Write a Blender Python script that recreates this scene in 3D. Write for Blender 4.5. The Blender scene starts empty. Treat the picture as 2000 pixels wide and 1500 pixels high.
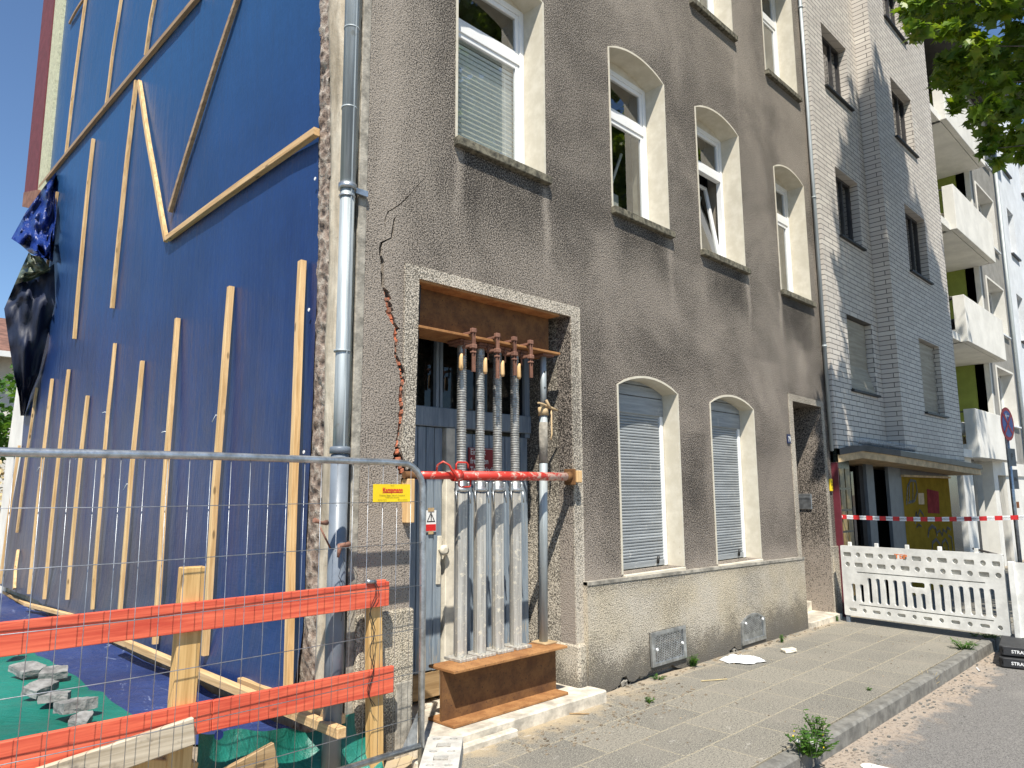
import bpy, bmesh, math, random
from mathutils import Vector, Matrix
from mathutils.geometry import tessellate_polygon
random.seed(7)
R = math.radians
sc = bpy.context.scene
COL = sc.collection

# ------------------------------------------------------------------ camera
CP = Vector((-2.65762, -4.13166, 1.7))
CR = Vector((0.70984, -0.70434, -0.005186)).normalized()
CF = Vector((0.697076, 0.701421, 0.148637)).normalized()
CU = CR.cross(CF).normalized()
CR = CF.cross(CU).normalized()
cam_d = bpy.data.cameras.new('camera'); cam = bpy.data.objects.new('camera', cam_d); COL.objects.link(cam)
cam.matrix_world = Matrix(((CR.x, CU.x, -CF.x, CP.x), (CR.y, CU.y, -CF.y, CP.y), (CR.z, CU.z, -CF.z, CP.z), (0, 0, 0, 1)))
cam_d.sensor_width = 36; cam_d.lens = 25.454; cam_d.clip_start = .05; cam_d.clip_end = 2000
sc.camera = cam

# ------------------------------------------------------------------ light
SUN = Vector((-0.97, -1.0, 2.1)).normalized()        # towards the sun
EL = math.asin(SUN.z); RO = math.atan2(SUN.x, SUN.y)
w = bpy.data.worlds.new('World'); sc.world = w; w.use_nodes = True
nt = w.node_tree; nt.nodes.clear()
sky = nt.nodes.new('ShaderNodeTexSky'); sky.sky_type = 'NISHITA'; sky.sun_disc = False
sky.sun_elevation = EL; sky.sun_rotation = RO; sky.air_density = 1.0; sky.dust_density = .0; sky.ozone_density = 2.0
bg = nt.nodes.new('ShaderNodeBackground'); bg.inputs['Strength'].default_value = .098
wo = nt.nodes.new('ShaderNodeOutputWorld')
tint = nt.nodes.new('ShaderNodeMix'); tint.data_type = 'RGBA'; tint.blend_type = 'MULTIPLY'; tint.inputs[0].default_value = 1; tint.inputs[7].default_value = (.84, .95, 1.06, 1)
nt.links.new(sky.outputs[0], tint.inputs[6]); nt.links.new(tint.outputs[2], bg.inputs[0]); nt.links.new(bg.outputs[0], wo.inputs[0])
sd = bpy.data.lights.new('sun', 'SUN'); sd.energy = 5.0; sd.angle = R(.53); sd.color = (1, .95, .86)
so = bpy.data.objects.new('sun', sd); COL.objects.link(so)
so.rotation_euler = (-SUN).to_track_quat('-Z', 'Y').to_euler(); so.location = (-6, -8, 14)
sc.view_settings.view_transform = 'Standard'; sc.view_settings.look = 'None'
sc.view_settings.gamma = 1; sc.view_settings.exposure = .56
sc.view_settings.use_curve_mapping = False

# ------------------------------------------------------------------ helpers: survey (photo pixel -> point on a known plane)
def ray(px, py):
    return CF + CR * ((px - 1000) / 1414.107) + CU * (-(py - 750) / 1414.107)
def fac(px, py, y=0.0):
    d = ray(px, py); return CP + d * ((y - CP.y) / d.y)
def gab(px, py, x=0.0):
    d = ray(px, py); return CP + d * ((x - CP.x) / d.x)
def gnd(px, py, z=0.0):
    d = ray(px, py); return CP + d * ((z - CP.z) / d.z)

# ------------------------------------------------------------------ helpers: objects
ORG = {}
def thing(name, label, cat, loc=(0, 0, 0), group=None, kind=None):
    o = bpy.data.objects.new(name, None); o.empty_display_size = .1; COL.objects.link(o); o.location = loc
    ORG[o.name] = Vector(loc); o['label'] = label; o['category'] = cat
    if group: o['group'] = group
    if kind: o['kind'] = kind
    return o
def obj(name, bm, m, parent=None, label=None, cat=None, group=None, kind=None, smooth=False, org=None):
    if parent is not None: og = ORG[parent.name]
    elif org is not None: og = Vector(org)
    else:
        vs = [v.co for v in bm.verts]
        og = Vector((sum(v.x for v in vs) / len(vs), sum(v.y for v in vs) / len(vs), min(v.z for v in vs)))
    bmesh.ops.translate(bm, verts=bm.verts, vec=-og)
    bmesh.ops.recalc_face_normals(bm, faces=bm.faces)
    me = bpy.data.meshes.new(name); bm.to_mesh(me); bm.free()
    for mm in (m if isinstance(m, (list, tuple)) else [m]): me.materials.append(mm)
    if smooth: me.polygons.foreach_set('use_smooth', [True] * len(me.polygons))
    o = bpy.data.objects.new(name, me); COL.objects.link(o)
    if parent is not None: o.parent = parent
    else: o.location = og
    ORG[o.name] = og
    if label: o['label'] = label
    if cat: o['category'] = cat
    if group: o['group'] = group
    if kind: o['kind'] = kind
    return o
def struct(name, bm, m, label, smooth=False, kind='structure'):
    return obj(name, bm, m, None, label, name.replace('_', ' '), None, kind, smooth)
B = bmesh.new
def quad(bm, a, b, c, d, mi=0):
    f = bm.faces.new([bm.verts.new(Vector(p)) for p in (a, b, c, d)]); f.material_index = mi; return f
def obox(bm, c, ax, ay, az, bev=0, mi=0):
    """box with centre c and three half-axis vectors"""
    c, ax, ay, az = Vector(c), Vector(ax), Vector(ay), Vector(az)
    v = [bm.verts.new(c + ax * i + ay * j + az * k) for i in (-1, 1) for j in (-1, 1) for k in (-1, 1)]
    fs = [bm.faces.new([v[i] for i in q]) for q in ((0, 1, 3, 2), (4, 6, 7, 5), (0, 4, 5, 1), (2, 3, 7, 6), (0, 2, 6, 4), (1, 5, 7, 3))]
    for f in fs: f.material_index = mi
    if bev:
        es = set(e for f in fs for e in f.edges)
        bmesh.ops.bevel(bm, geom=list(es), offset=bev, segments=1, affect='EDGES', profile=.5)
def box(bm, x0, x1, y0, y1, z0, z1, bev=0, mi=0):
    obox(bm, ((x0 + x1) / 2, (y0 + y1) / 2, (z0 + z1) / 2), ((x1 - x0) / 2, 0, 0), (0, (y1 - y0) / 2, 0), (0, 0, (z1 - z0) / 2), bev, mi)
def beam(bm, p0, p1, wd, th, n=(0, 0, 1), bev=.002, mi=0):
    """bar from p0 to p1; th measured along n, wd across"""
    p0, p1, n = Vector(p0), Vector(p1), Vector(n)
    d = (p1 - p0); L = d.length; d.normalize(); n = (n - d * n.dot(d)).normalized(); s = d.cross(n)
    obox(bm, (p0 + p1) / 2, d * L / 2, s * wd / 2, n * th / 2, bev, mi)
def tube(bm, pts, r, n=10, cap=True, mi=0):
    pts = [Vector(p) for p in pts]; rs = r if isinstance(r, (list, tuple)) else [r] * len(pts)
    rings = []; prev = None
    for i, p in enumerate(pts):
        d = (pts[min(i + 1, len(pts) - 1)] - pts[max(i - 1, 0)]).normalized()
        u = prev if prev is not None else (Vector((0, 0, 1)) if abs(d.z) < .9 else Vector((1, 0, 0)))
        u = (u - d * u.dot(d)).normalized(); prev = u; v = d.cross(u)
        rings.append([bm.verts.new(p + (u * math.cos(a) + v * math.sin(a)) * rs[i]) for a in (2 * math.pi * k / n for k in range(n))])
    for a, b in zip(rings, rings[1:]):
        for k in range(n):
            f = bm.faces.new((a[k], a[(k + 1) % n], b[(k + 1) % n], b[k])); f.material_index = mi; f.smooth = True
    if cap:
        for rg in (rings[0], rings[-1]):
            try: bm.faces.new(rg).material_index = mi
            except ValueError: pass
def plate(bm, outer, holes, O, U, V, N, th, mi=0, mi_side=None, back=True):
    """polygon (2D) with holes, extruded by th against N (N = outward normal)"""
    O, U, V, N = Vector(O), Vector(U), Vector(V), Vector(N)
    loops = [outer] + list(holes)
    pts = [p for l in loops for p in l]
    tris = tessellate_polygon([[Vector((p[0], p[1], 0)) for p in l] for l in loops])
    f0 = [bm.verts.new(O + U * p[0] + V * p[1]) for p in pts]
    b0 = [bm.verts.new(O + U * p[0] + V * p[1] - N * th) for p in pts]
    for t in tris:
        try:
            bm.faces.new([f0[i] for i in t]).material_index = mi
            if back: bm.faces.new([b0[i] for i in reversed(t)]).material_index = mi
        except ValueError: pass
    k = 0
    for l in loops:
        n = len(l)
        for i in range(n):
            j = (i + 1) % n
            try: bm.faces.new((f0[k + i], f0[k + j], b0[k + j], b0[k + i])).material_index = mi if mi_side is None else mi_side
            except ValueError: pass
        k += n
def grid(bm, fn, nu, nv, mi=0):
    v = [[bm.verts.new(Vector(fn(i / nu, j / nv))) for j in range(nv + 1)] for i in range(nu + 1)]
    for i in range(nu):
        for j in range(nv):
            f = bm.faces.new((v[i][j], v[i + 1][j], v[i + 1][j + 1], v[i][j + 1])); f.material_index = mi; f.smooth = True
    return v
def hsh(*a):
    s = math.sin(sum(q * k for q, k in zip(a, (12.9898, 78.233, 37.719)))) * 43758.5453
    return s - math.floor(s)
def vn(x, y, s=0.0):
    ix, iy = math.floor(x), math.floor(y); fx, fy = x - ix, y - iy
    fx = fx * fx * (3 - 2 * fx); fy = fy * fy * (3 - 2 * fy)
    a = hsh(ix, iy, s); b = hsh(ix + 1, iy, s); c = hsh(ix, iy + 1, s); d = hsh(ix + 1, iy + 1, s)
    return (a + (b - a) * fx) * (1 - fy) + (c + (d - c) * fx) * fy
def lerp_path(path, t):
    """path = [(t, value...)]"""
    for a, b in zip(path, path[1:]):
        if t <= b[0]:
            k = (t - a[0]) / (b[0] - a[0]) if b[0] > a[0] else 0
            return tuple(p + (q - p) * k for p, q in zip(a[1:], b[1:]))
    return path[-1][1:]
def text(bm, s, size, O, U, V, N, mi=0, align='CENTER', bold=0, sx=1.0):
    c = bpy.data.curves.new('t', 'FONT'); c.body = s; c.size = size; c.align_x = align; c.align_y = 'CENTER'; c.offset = bold; c.resolution_u = 2
    t = bpy.data.objects.new('t', c); COL.objects.link(t)
    me = bpy.data.meshes.new_from_object(t)
    O, U, V, N = Vector(O), Vector(U), Vector(V), Vector(N)
    vs = [bm.verts.new(O + U * v.co.x * sx + V * v.co.y + N * .0012) for v in me.vertices]
    for p in me.polygons:
        try: bm.faces.new([vs[i] for i in p.vertices]).material_index = mi
        except ValueError: pass
    bpy.data.objects.remove(t); bpy.data.curves.remove(c); bpy.data.meshes.remove(me)

# ------------------------------------------------------------------ helpers: materials
class NT:
    def __init__(s, name):
        s.m = bpy.data.materials.new(name); s.m.use_nodes = True; s.t = s.m.node_tree; s.t.nodes.clear()
        s.out = s.n('OutputMaterial'); s.b = s.n('BsdfPrincipled'); s.l(s.b.outputs[0], s.out.inputs[0])
        g = s.n('NewGeometry'); s.pos = g.outputs['Position']
        x = s.n('SeparateXYZ'); s.l(s.pos, x.inputs[0]); s.X, s.Y, s.Z = x.outputs
        s.objc = s.n('TexCoord').outputs['Object']
    def n(s, t): return s.t.nodes.new('ShaderNode' + t)
    def l(s, a, b): s.t.links.new(a, b)
    def put(s, sock, v):
        if hasattr(v, 'is_output') or isinstance(v, bpy.types.NodeSocket): s.l(v, sock)
        else:
            if sock.type == 'RGBA' and len(v) == 3: v = (*v, 1)
            sock.default_value = v
    def math(s, op, a, b=0.0, c=None, clamp=False):
        n = s.n('Math'); n.operation = op; n.use_clamp = clamp; s.put(n.inputs[0], a); s.put(n.inputs[1], b)
        if c is not None: s.put(n.inputs[2], c)
        return n.outputs[0]
    def ss(s, v, a, b, lo=0.0, hi=1.0):
        n = s.n('MapRange'); n.interpolation_type = 'SMOOTHSTEP'; s.put(n.inputs[0], v)
        for i, q in enumerate((a, b, lo, hi)): s.put(n.inputs[i + 1], q)
        return n.outputs[0]
    def scale(s, v, sc_):
        n = s.n('Mapping'); s.l(v, n.inputs[0]); n.inputs['Scale'].default_value = sc_; return n.outputs[0]
    def noise(s, scale, detail=3, rough=.6, v=None, dist=0):
        n = s.n('TexNoise'); s.l(v or s.pos, n.inputs['Vector']); n.inputs['Scale'].default_value = scale
        n.inputs['Detail'].default_value = detail; n.inputs['Roughness'].default_value = rough; n.inputs['Distortion'].default_value = dist
        return n.outputs['Fac']
    def vor(s, scale, v=None, feat='F1', out='Distance'):
        n = s.n('TexVoronoi'); s.l(v or s.pos, n.inputs['Vector']); n.inputs['Scale'].default_value = scale; n.feature = feat
        return n.outputs[out]
    def mix(s, f, a, b, mode='MIX'):
        n = s.n('Mix'); n.data_type = 'RGBA'; n.blend_type = mode; s.put(n.inputs[0], f); s.put(n.inputs[6], a); s.put(n.inputs[7], b)
        return n.outputs[2]
    def ramp(s, f, stops):
        n = s.n('ValToRGB'); s.put(n.inputs[0], f); e = n.color_ramp.elements
        while len(e) < len(stops): e.new(.5)
        for q, (p, c) in zip(e, stops): q.position = p; q.color = (*c, 1) if len(c) == 3 else c
        return n.outputs[0]
    def bump(s, h, st=.5, d=.01, prev=None):
        n = s.n('Bump'); n.inputs['Strength'].default_value = st; n.inputs['Distance'].default_value = d; s.l(h, n.inputs['Height'])
        if prev is not None: s.l(prev, n.inputs['Normal'])
        return n.outputs[0]
    def fin(s, col, rough=.8, nrm=None, metal=0.0, spec=None):
        s.put(s.b.inputs['Base Color'], col); s.put(s.b.inputs['Roughness'], rough); s.put(s.b.inputs['Metallic'], metal)
        if spec is not None: s.b.inputs['Specular IOR Level'].default_value = spec
        if nrm is not None: s.l(nrm, s.b.inputs['Normal'])
        return s.m
def simple(name, c, rough=.7, metal=0.0, var=.15, sc_=6.0, bumps=.1, bs=60, spec=None, c2=None):
    t = NT(name); f = t.ss(t.noise(sc_, 5, .65), .3, .7)
    dark = tuple(q * (1 - var * 1.6) for q in c) if c2 is None else c2
    lite = tuple(min(1, q * (1 + var)) for q in c)
    col = t.mix(f, dark, lite)
    return t.fin(col, rough, t.bump(t.noise(bs, 3), bumps, .01), metal, spec)

def roughcast(name, dark, lite, kind='wall'):
    t = NT(name)
    g1 = t.noise(88, 2, .5); g2 = t.noise(210, 2, .55)
    g = t.math('ADD', t.math('MULTIPLY', g1, .7), t.math('MULTIPLY', g2, .3))
    # how much pale aggregate shows: weathering maps, painted edge highlight on the band
    big = t.noise(.75, 5, .62, dist=.4)
    wv = t.ss(big, .3, .72, -.045, .05)
    def add(a, b): return t.math('ADD', a, b)
    def mul(a, b): return t.math('MULTIPLY', a, b)
    if kind == 'wall':
        nz = t.noise(2.2, 4)
        corner = mul(t.ss(t.X, .08, .75, 1, 0), t.ss(t.Z, .4, 5.5, 1, .75)); wv = add(wv, mul(corner, .085))
        corner2 = mul(t.ss(add(t.X, mul(nz, .25)), .2, .32, 0, 1), t.ss(add(t.X, mul(nz, .25)), .32, .5, 1, 0)); wv = add(wv, mul(mul(corner2, t.ss(t.Z, 2.5, 4.2)), .05))
        low = mul(t.ss(t.X, 2.2, 2.9, 1, 0), t.ss(t.Z, .9, 2.6, 1, 0)); wv = add(wv, mul(low, .06))
        foot = t.ss(add(t.Z, mul(nz, .3)), 1.0, 1.3, 1, 0); wv = add(wv, mul(foot, .075))
        hi = t.ss(t.Z, 4.5, 7.5); wv = add(wv, mul(hi, .03))
        for (xc, zt, ln, ww, am) in ((.86, 4.45, .9, .05, .08), (1.89, 4.35, .9, .045, .09), (3.88, 4.4, 1.0, .05, .05), (5.62, 4.35, .9, .05, .09), (6.50, 4.3, .8, .05, .08),
                                     (6.95, 3.7, 1.6, .22, .05), (7.1, 3.6, .8, .2, .05), (5.6, 7.3, 1.2, .05, .04), (6.0, 3.3, 1.0, .5, .035), (4.1, 4.2, 1.2, .35, .03)):
            xx = t.math('ABSOLUTE', t.math('SUBTRACT', add(t.X, mul(nz, .12)), xc + .06))
            mk = mul(t.ss(xx, 0, ww * 1.6, 1, 0), mul(t.ss(t.Z, zt - ln, zt - .15), t.ss(t.Z, zt, zt + .06, 1, 0))); wv = add(wv, mul(mk, am))
        for (x0, x1, zt, ln, am) in ((.88, 1.84, 4.42, 1.2, -.05), (2.95, 3.8, 4.4, .9, -.04), (4.6, 5.5, 4.35, .9, -.045), (6.55, 7.5, 4.3, .9, -.05), (4.05, 4.45, 2.3, 1.5, -.03), (2.4, 2.82, 2.4, 1.4, -.03)):
            mk = mul(mul(t.ss(t.X, x0 - .05, x0 + .1), t.ss(t.X, x1 - .1, x1 + .05, 1, 0)), mul(t.ss(t.Z, zt - ln, zt - .05), t.ss(t.Z, zt, zt + .05, 1, 0))); wv = add(wv, mul(mk, am))
        tone = t.mix(t.ss(t.Z, 1.5, 5.0), (.96, .895, .855), (.97, .925, .885))
    elif kind == 'plinth':
        nz = t.noise(3.5, 5, .7)
        wv = add(wv, .04)
        dirt = t.ss(add(t.Z, mul(nz, -.75)), -.3, .12, 1, 0); wv = add(wv, mul(dirt, -.16))
        top = t.ss(t.Z, .78, .9); wv = add(wv, mul(top, -.06))
        tone = t.mix(t.ss(t.noise(1.8, 3), .35, .65), (1, .98, .94), (1.0, .95, .84))
    else:
        tone = (1, .97, .92)
        wv = add(wv, .012)
        wv = add(wv, mul(t.ss(t.Z, .5, 2.5, 1, 0), .02)); wv = add(wv, mul(t.ss(t.math('ABSOLUTE', t.math('SUBTRACT', t.X, 2.30)), .0, .03, 1, 0), .06)); wv = add(wv, mul(t.ss(t.Y, .02, .08), -.055))  # highlight painted along the right edge; reveal toned darker behind the face
    g = add(g, wv)
    base = t.ramp(g, [(.405, dark), (.485, tuple((a * .66 + b * .34) for a, b in zip(dark, lite))), (.575, lite)])
    col = t.mix(1.0, base, tone, 'MULTIPLY')
    if kind == 'plinth':
        smooth = t.ss(add(t.Z, mul(t.noise(2.6, 4), -.6)), -.28, -.02, 1, 0)
        col = t.mix(mul(smooth, .75), col, (.135, .125, .11))
    nrm = t.bump(g1, .85, .020); nrm = t.bump(g2, .6, .010, nrm)
    return t.fin(col, .95, nrm, 0, .2)

def wood(name, c1, c2, rough=.65, grain=1.0, axis='x', knots=True, stain=None):
    """grain runs along the long axis of world x, y or z"""
    t = NT(name)
    sc_ = {'x': (1.2, 26, 26), 'y': (26, 1.2, 26), 'z': (26, 26, 1.2)}[axis]
    v = t.scale(t.pos, sc_)
    a = t.noise(1.0, 4, .65, v, .6); b = t.noise(3.2, 3, .6, v)
    f = t.math('ADD', t.math('MULTIPLY', a, .7), t.math('MULTIPLY', b, .3))
    col = t.mix(t.ss(f, .34, .66), c1, c2)
    if knots:
        kv = t.scale(t.pos, {'x': (3, 10, 10), 'y': (10, 3, 10), 'z': (10, 10, 3)}[axis])
        k = t.ss(t.vor(.9, kv), .06, .13, 1, 0); col = t.mix(t.math('MULTIPLY', k, .75), col, tuple(q * .25 for q in c1))
    if stain: col = t.mix(t.ss(t.noise(5, 5, .7), .5, .68), col, stain)
    return t.fin(col, rough, t.bump(f, .25 * grain, .004))

M = {}
M['rough'] = roughcast('roughcast_dark', (.025, .0235, .0215), (.385, .352, .305))
M['band'] = roughcast('roughcast_band', (.11, .10, .085), (.64, .585, .50), 'band')
M['plinth'] = roughcast('roughcast_plinth', (.17, .155, .13), (.62, .565, .475), 'plinth')
def reveal_mat():
    t = NT('cream_paint'); n = t.noise(7, 5, .65)
    col = t.mix(t.ss(n, .35, .75), (.56, .51, .40), (.67, .62, .51))
    k = t.ss(t.noise(18, 4, .7), .64, .7); col = t.mix(t.math('MULTIPLY', k, t.ss(t.Z, 1.0, 1.7, .9, .12)), col, (.34, .26, .17))
    return t.fin(col, .7, t.bump(t.noise(45, 3), .12, .004))
M['cream'] = reveal_mat()
M['pvc'] = simple('white_pvc', (.8, .8, .78), .32, 0, .04, 3, .02)
M['sill'] = simple('mossy_stone_sill', (.15, .135, .095), .9, 0, .45, 22, .4, 90)
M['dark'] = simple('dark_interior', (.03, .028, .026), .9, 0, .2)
M['room'] = simple('room_wall', (.30, .265, .21), .9, 0, .1)
M['curtain'] = simple('white_curtain', (.7, .68, .62), .8, 0, .08, 12)
M['blind'] = simple('blind_slat', (.86, .88, .88), .45, 0, .04)
M['steel'] = simple('galvanised_steel', (.50, .52, .53), .38, .85, .22, 14, .06, 80)
M['wire'] = simple('zinc_wire', (.42, .44, .46), .4, .8, .2, 14, .05)
M['zinc'] = None
def zinc():
    t = NT('weathered_zinc'); v = t.scale(t.pos, (26, 26, 1.1)); n = t.noise(1, 5, .7, v); n2 = t.noise(9, 4)
    col = t.mix(t.ss(n, .35, .68), (.27, .30, .305), (.47, .51, .515)); col = t.mix(t.ss(n2, .62, .72), col, (.28, .29, .27))
    return t.fin(col, .55, t.bump(n, .1, .003), .25)
M['zinc'] = zinc()
M['greypipe'] = simple('grey_plastic_pipe', (.16, .185, .215), .42, 0, .1, 5, .03)
M['black'] = simple('black_rubber', (.025, .026, .028), .6, 0, .2, 14, .2)
M['darkmetal'] = simple('dark_metal', (.055, .05, .048), .45, .3, .2)
def rust(name, a, b, c):
    t = NT(name); n = t.noise(7, 6, .7); n2 = t.noise(60, 4, .7); col = t.mix(t.ss(n, .3, .7), a, b)
    col = t.mix(t.ss(n2, .55, .72), col, c); return t.fin(col, .85, t.bump(n2, .35, .004), .15)
M['rust'] = rust('rusty_beam', (.11, .048, .018), (.22, .105, .034), (.055, .028, .016))
M['rustdark'] = rust('rusty_clamp', (.16, .075, .05), (.30, .15, .10), (.07, .04, .03))
M['flange'] = rust('rust_flange_edge', (.26, .11, .035), (.44, .22, .08), (.12, .055, .028))
def alu():
    t = NT('dirty_aluminium'); v = t.scale(t.pos, (30, 30, 2)); n = t.noise(1, 5, .7, v); n2 = t.noise(24, 5, .7)
    col = t.mix(t.ss(n, .3, .7), (.32, .30, .265), (.55, .53, .475)); col = t.mix(t.ss(n2, .54, .66), col, (.66, .60, .48))
    return t.fin(col, .55, t.bump(n2, .15, .003), .35)
M['alu'] = alu()
M['thread'] = simple('threaded_aluminium', (.42, .41, .375), .42, .6, .25, 30, .1)
def redpaint():
    t = NT('red_painted_steel'); n = t.noise(16, 6, .75); v = t.math('ADD', n, t.ss(t.X, 1.2, 2.2, 0, .16))
    col = t.mix(t.ss(v, .54, .64), (.55, .035, .02), (.62, .42, .33)); col = t.mix(t.ss(t.noise(7, 5), .6, .7), col, (.20, .05, .03))
    return t.fin(col, .5, t.bump(n, .15, .003))
M['redpipe'] = redpaint()
M['doorblue'] = None
def doorpaint():
    t = NT('old_grey_blue_door_paint'); v = t.scale(t.pos, (30, 30, 2.2)); n = t.noise(1, 6, .75, v)
    col = t.mix(t.ss(n, .35, .65), (.165, .205, .25), (.27, .32, .36))
    pf = t.ss(t.math('ADD', t.noise(2.4, 5, .7, v), t.ss(t.Z, .2, 1.0, .12, 0)), .62, .72); col = t.mix(pf, col, (.40, .35, .27))
    return t.fin(col, .6, t.bump(n, .25, .004))
M['doorblue'] = doorpaint()
M['doorwhite'] = simple('cream_door_post', (.68, .62, .50), .6, 0, .15, 8, .1)
M['batten'] = wood('fresh_batten_wood_upright', (.50, .30, .12), (.76, .52, .26), axis='z')
M['batten_y'] = wood('fresh_batten_wood_level', (.46, .28, .12), (.70, .47, .24), axis='y')
M['batten_old'] = wood('weathered_batten_wood', (.24, .15, .08), (.44, .30, .17), axis='y')
M['post'] = wood('yellow_pine_post', (.46, .27, .09), (.68, .44, .18), axis='z')
M['board'] = wood('red_painted_board', (.52, .060, .03), (.82, .165, .08), axis='x', rough=.6, grain=1.2)
M['plank'] = wood('weathered_grey_plank', (.34, .27, .18), (.60, .51, .38), axis='x', stain=(.16, .13, .10))
M['plankbrown'] = wood('brown_plank', (.26, .16, .07), (.46, .31, .16), axis='x')
M['block'] = wood('pine_wedge_block', (.55, .33, .13), (.78, .53, .27), axis='z')
def tarpmat(name, a, b, dusty=None, rough=.42, crumple=0.0, zmap=True):
    t = NT(name)
    yv = t.math('ADD', t.Y, t.math('MULTIPLY', t.X, 1.0))
    cv = t.n('CombineXYZ'); t.l(yv, cv.inputs[0]); t.l(t.Z, cv.inputs[1])
    weave = t.noise(1.0, 3, .6, t.scale(cv.outputs[0], (95, 5, 1)))
    m2 = t.n('Mapping'); t.l(cv.outputs[0], m2.inputs[0]); m2.inputs['Rotation'].default_value = (0, 0, R(8)); m2.inputs['Scale'].default_value = (4, 70, 1)
    weave2 = t.noise(1.0, 3, .6, m2.outputs[0])
    big = t.noise(.8, 5, .6)
    col = t.mix(t.ss(big, .3, .7), a, b)
    col = t.mix(t.math('MULTIPLY', t.ss(weave, .45, .75), .35), col, tuple(q * 1.5 for q in b))
    scr = t.noise(1.0, 6, .8, t.scale(cv.outputs[0], (26, 1.6, 1))); col = t.mix(t.math('MULTIPLY', t.ss(scr, .66, .72), .5), col, (.35, .42, .55))
    if crumple >= .55 and rough > .28:
        ws = t.ss(t.noise(2.2, 7, .8, t.scale(t.pos, (2.2, .8, 1)), 1.5), .58, .66); col = t.mix(t.math('MULTIPLY', ws, .55), col, (.40, .46, .62))
    if dusty:
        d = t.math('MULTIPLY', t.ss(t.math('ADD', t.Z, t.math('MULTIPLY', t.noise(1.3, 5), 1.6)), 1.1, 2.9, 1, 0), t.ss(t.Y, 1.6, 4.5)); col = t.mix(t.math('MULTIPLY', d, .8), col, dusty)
        hi = t.ss(t.Z, 3.0, 7.5); col = t.mix(t.math('MULTIPLY', hi, .62), col, (.03, .12, .27))  # sky sheen put into the colour, lighter towards the top
    n = t.bump(weave, .35, .004); n = t.bump(weave2, .30, .004, n); n = t.bump(t.noise(3.0, 4, .6), .2, .06, n); n = t.bump(t.noise(1.0, 3, .6, t.scale(cv.outputs[0], (5.5, .45, 1))), .35, .05, n)
    if crumple: n = t.bump(t.noise(9, 5, .65, dist=1.2), crumple, .03, n)
    return t.fin(col, rough, n, 0, .55)
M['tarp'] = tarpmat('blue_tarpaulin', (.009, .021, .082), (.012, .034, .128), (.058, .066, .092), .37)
M['tarpfloor'] = tarpmat('blue_ground_tarpaulin', (.018, .030, .105), (.035, .060, .18), None, .30, .6)
M['tarpflap'] = tarpmat('blue_crumpled_tarpaulin', (.008, .02, .13), (.015, .04, .2), None, .25, .8)
M['tarpshade'] = simple('shaded_tarpaulin_inside', (.007, .012, .034), .6, 0, .2, 3, .3, 12)  # dark shade inside the billowing sheet, put into the colour
M['tarpolive'] = simple('olive_tarpaulin_back', (.10, .12, .075), .45, 0, .4, 6, .6, 16)
M['green'] = tarpmat('green_tarpaulin', (.006, .105, .075), (.012, .20, .15), None, .45, .4)
M['glass'] = None
def glass(name, tint=(.75, .8, .8), ior=1.52, extra=.08):
    t = NT(name); t.t.nodes.remove(t.b)
    tr = t.n('BsdfTransparent'); tr.inputs[0].default_value = (*tint, 1); gl = t.n('BsdfGlossy'); gl.inputs['Roughness'].default_value = .015
    fr = t.n('LayerWeight'); fr.inputs['Blend'].default_value = .5; f5 = t.math('POWER', fr.outputs['Facing'], 4.0); mx = t.n('MixShader')
    t.l(t.math('ADD', t.math('MULTIPLY', f5, .9), extra, clamp=True), mx.inputs[0]); t.l(tr.outputs[0], mx.inputs[1]); t.l(gl.outputs[0], mx.inputs[2])
    w_ = t.noise(1.3, 2); t.l(t.bump(w_, .02, .05), gl.inputs['Normal']); t.l(mx.outputs[0], t.out.inputs[0]); return t.m
M['glass'] = glass('window_glass', (.86, .90, .89), 1.55, .24)
M['darkglass'] = glass('dark_glass', (.25, .27, .28), 1.5, .05)
def slatmat(name, a, b):
    t = NT(name); v = t.scale(t.pos, (1.2, 1, 20)); n = t.noise(1, 5, .7, v); n2 = t.noise(9, 5, .7)
    col = t.mix(t.ss(n, .35, .7), a, b); col = t.mix(t.math('MULTIPLY', t.ss(n2, .58, .7), t.ss(t.Z, 1.0, 1.5, .8, .25)), col, (.66, .64, .58))
    return t.fin(col, .6, t.bump(n2, .1, .002))
M['shutter'] = slatmat('blue_grey_shutter', (.22, .235, .24), (.35, .37, .375))
M['shutterbrown'] = slatmat('beige_shutter', (.26, .24, .19), (.40, .37, .30))
def clinker(name, a, b, mortar, cw=.30, ch=.078):
    t = NT(name); u = t.math('ADD', t.X, t.Y); cv = t.n('CombineXYZ'); t.l(u, cv.inputs[0]); t.l(t.Z, cv.inputs[1])
    br = t.n('TexBrick'); t.l(cv.outputs[0], br.inputs['Vector']); br.offset = .37; br.offset_frequency = 2
    br.inputs['Color1'].default_value = (*a, 1); br.inputs['Color2'].default_value = (*b, 1); br.inputs['Mortar'].default_value = (*mortar, 1)
    br.inputs['Scale'].default_value = 1; br.inputs['Mortar Size'].default_value = .0062; br.inputs['Mortar Smooth'].default_value = .1
    br.inputs['Brick Width'].default_value = cw; br.inputs['Row Height'].default_value = ch; br.inputs['Bias'].default_value = -.1
    n = t.noise(1.2, 4); col = t.mix(t.math('MULTIPLY', t.ss(n, .35, .7), .25), br.outputs['Color'], tuple(q * .7 for q in a))
    inv = t.math('SUBTRACT', 1.0, br.outputs['Fac'])
    return t.fin(col, .6, t.bump(inv, .6, .008, t.bump(t.noise(60, 3), .15, .003)))
M['clinker'] = clinker('pale_clinker', (.54, .49, .43), (.65, .60, .525), (.085, .078, .07))
M['oldbrick'] = clinker('broken_red_brick', (.36, .19, .14), (.50, .32, .24), (.22, .18, .13), .25, .075)
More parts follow.
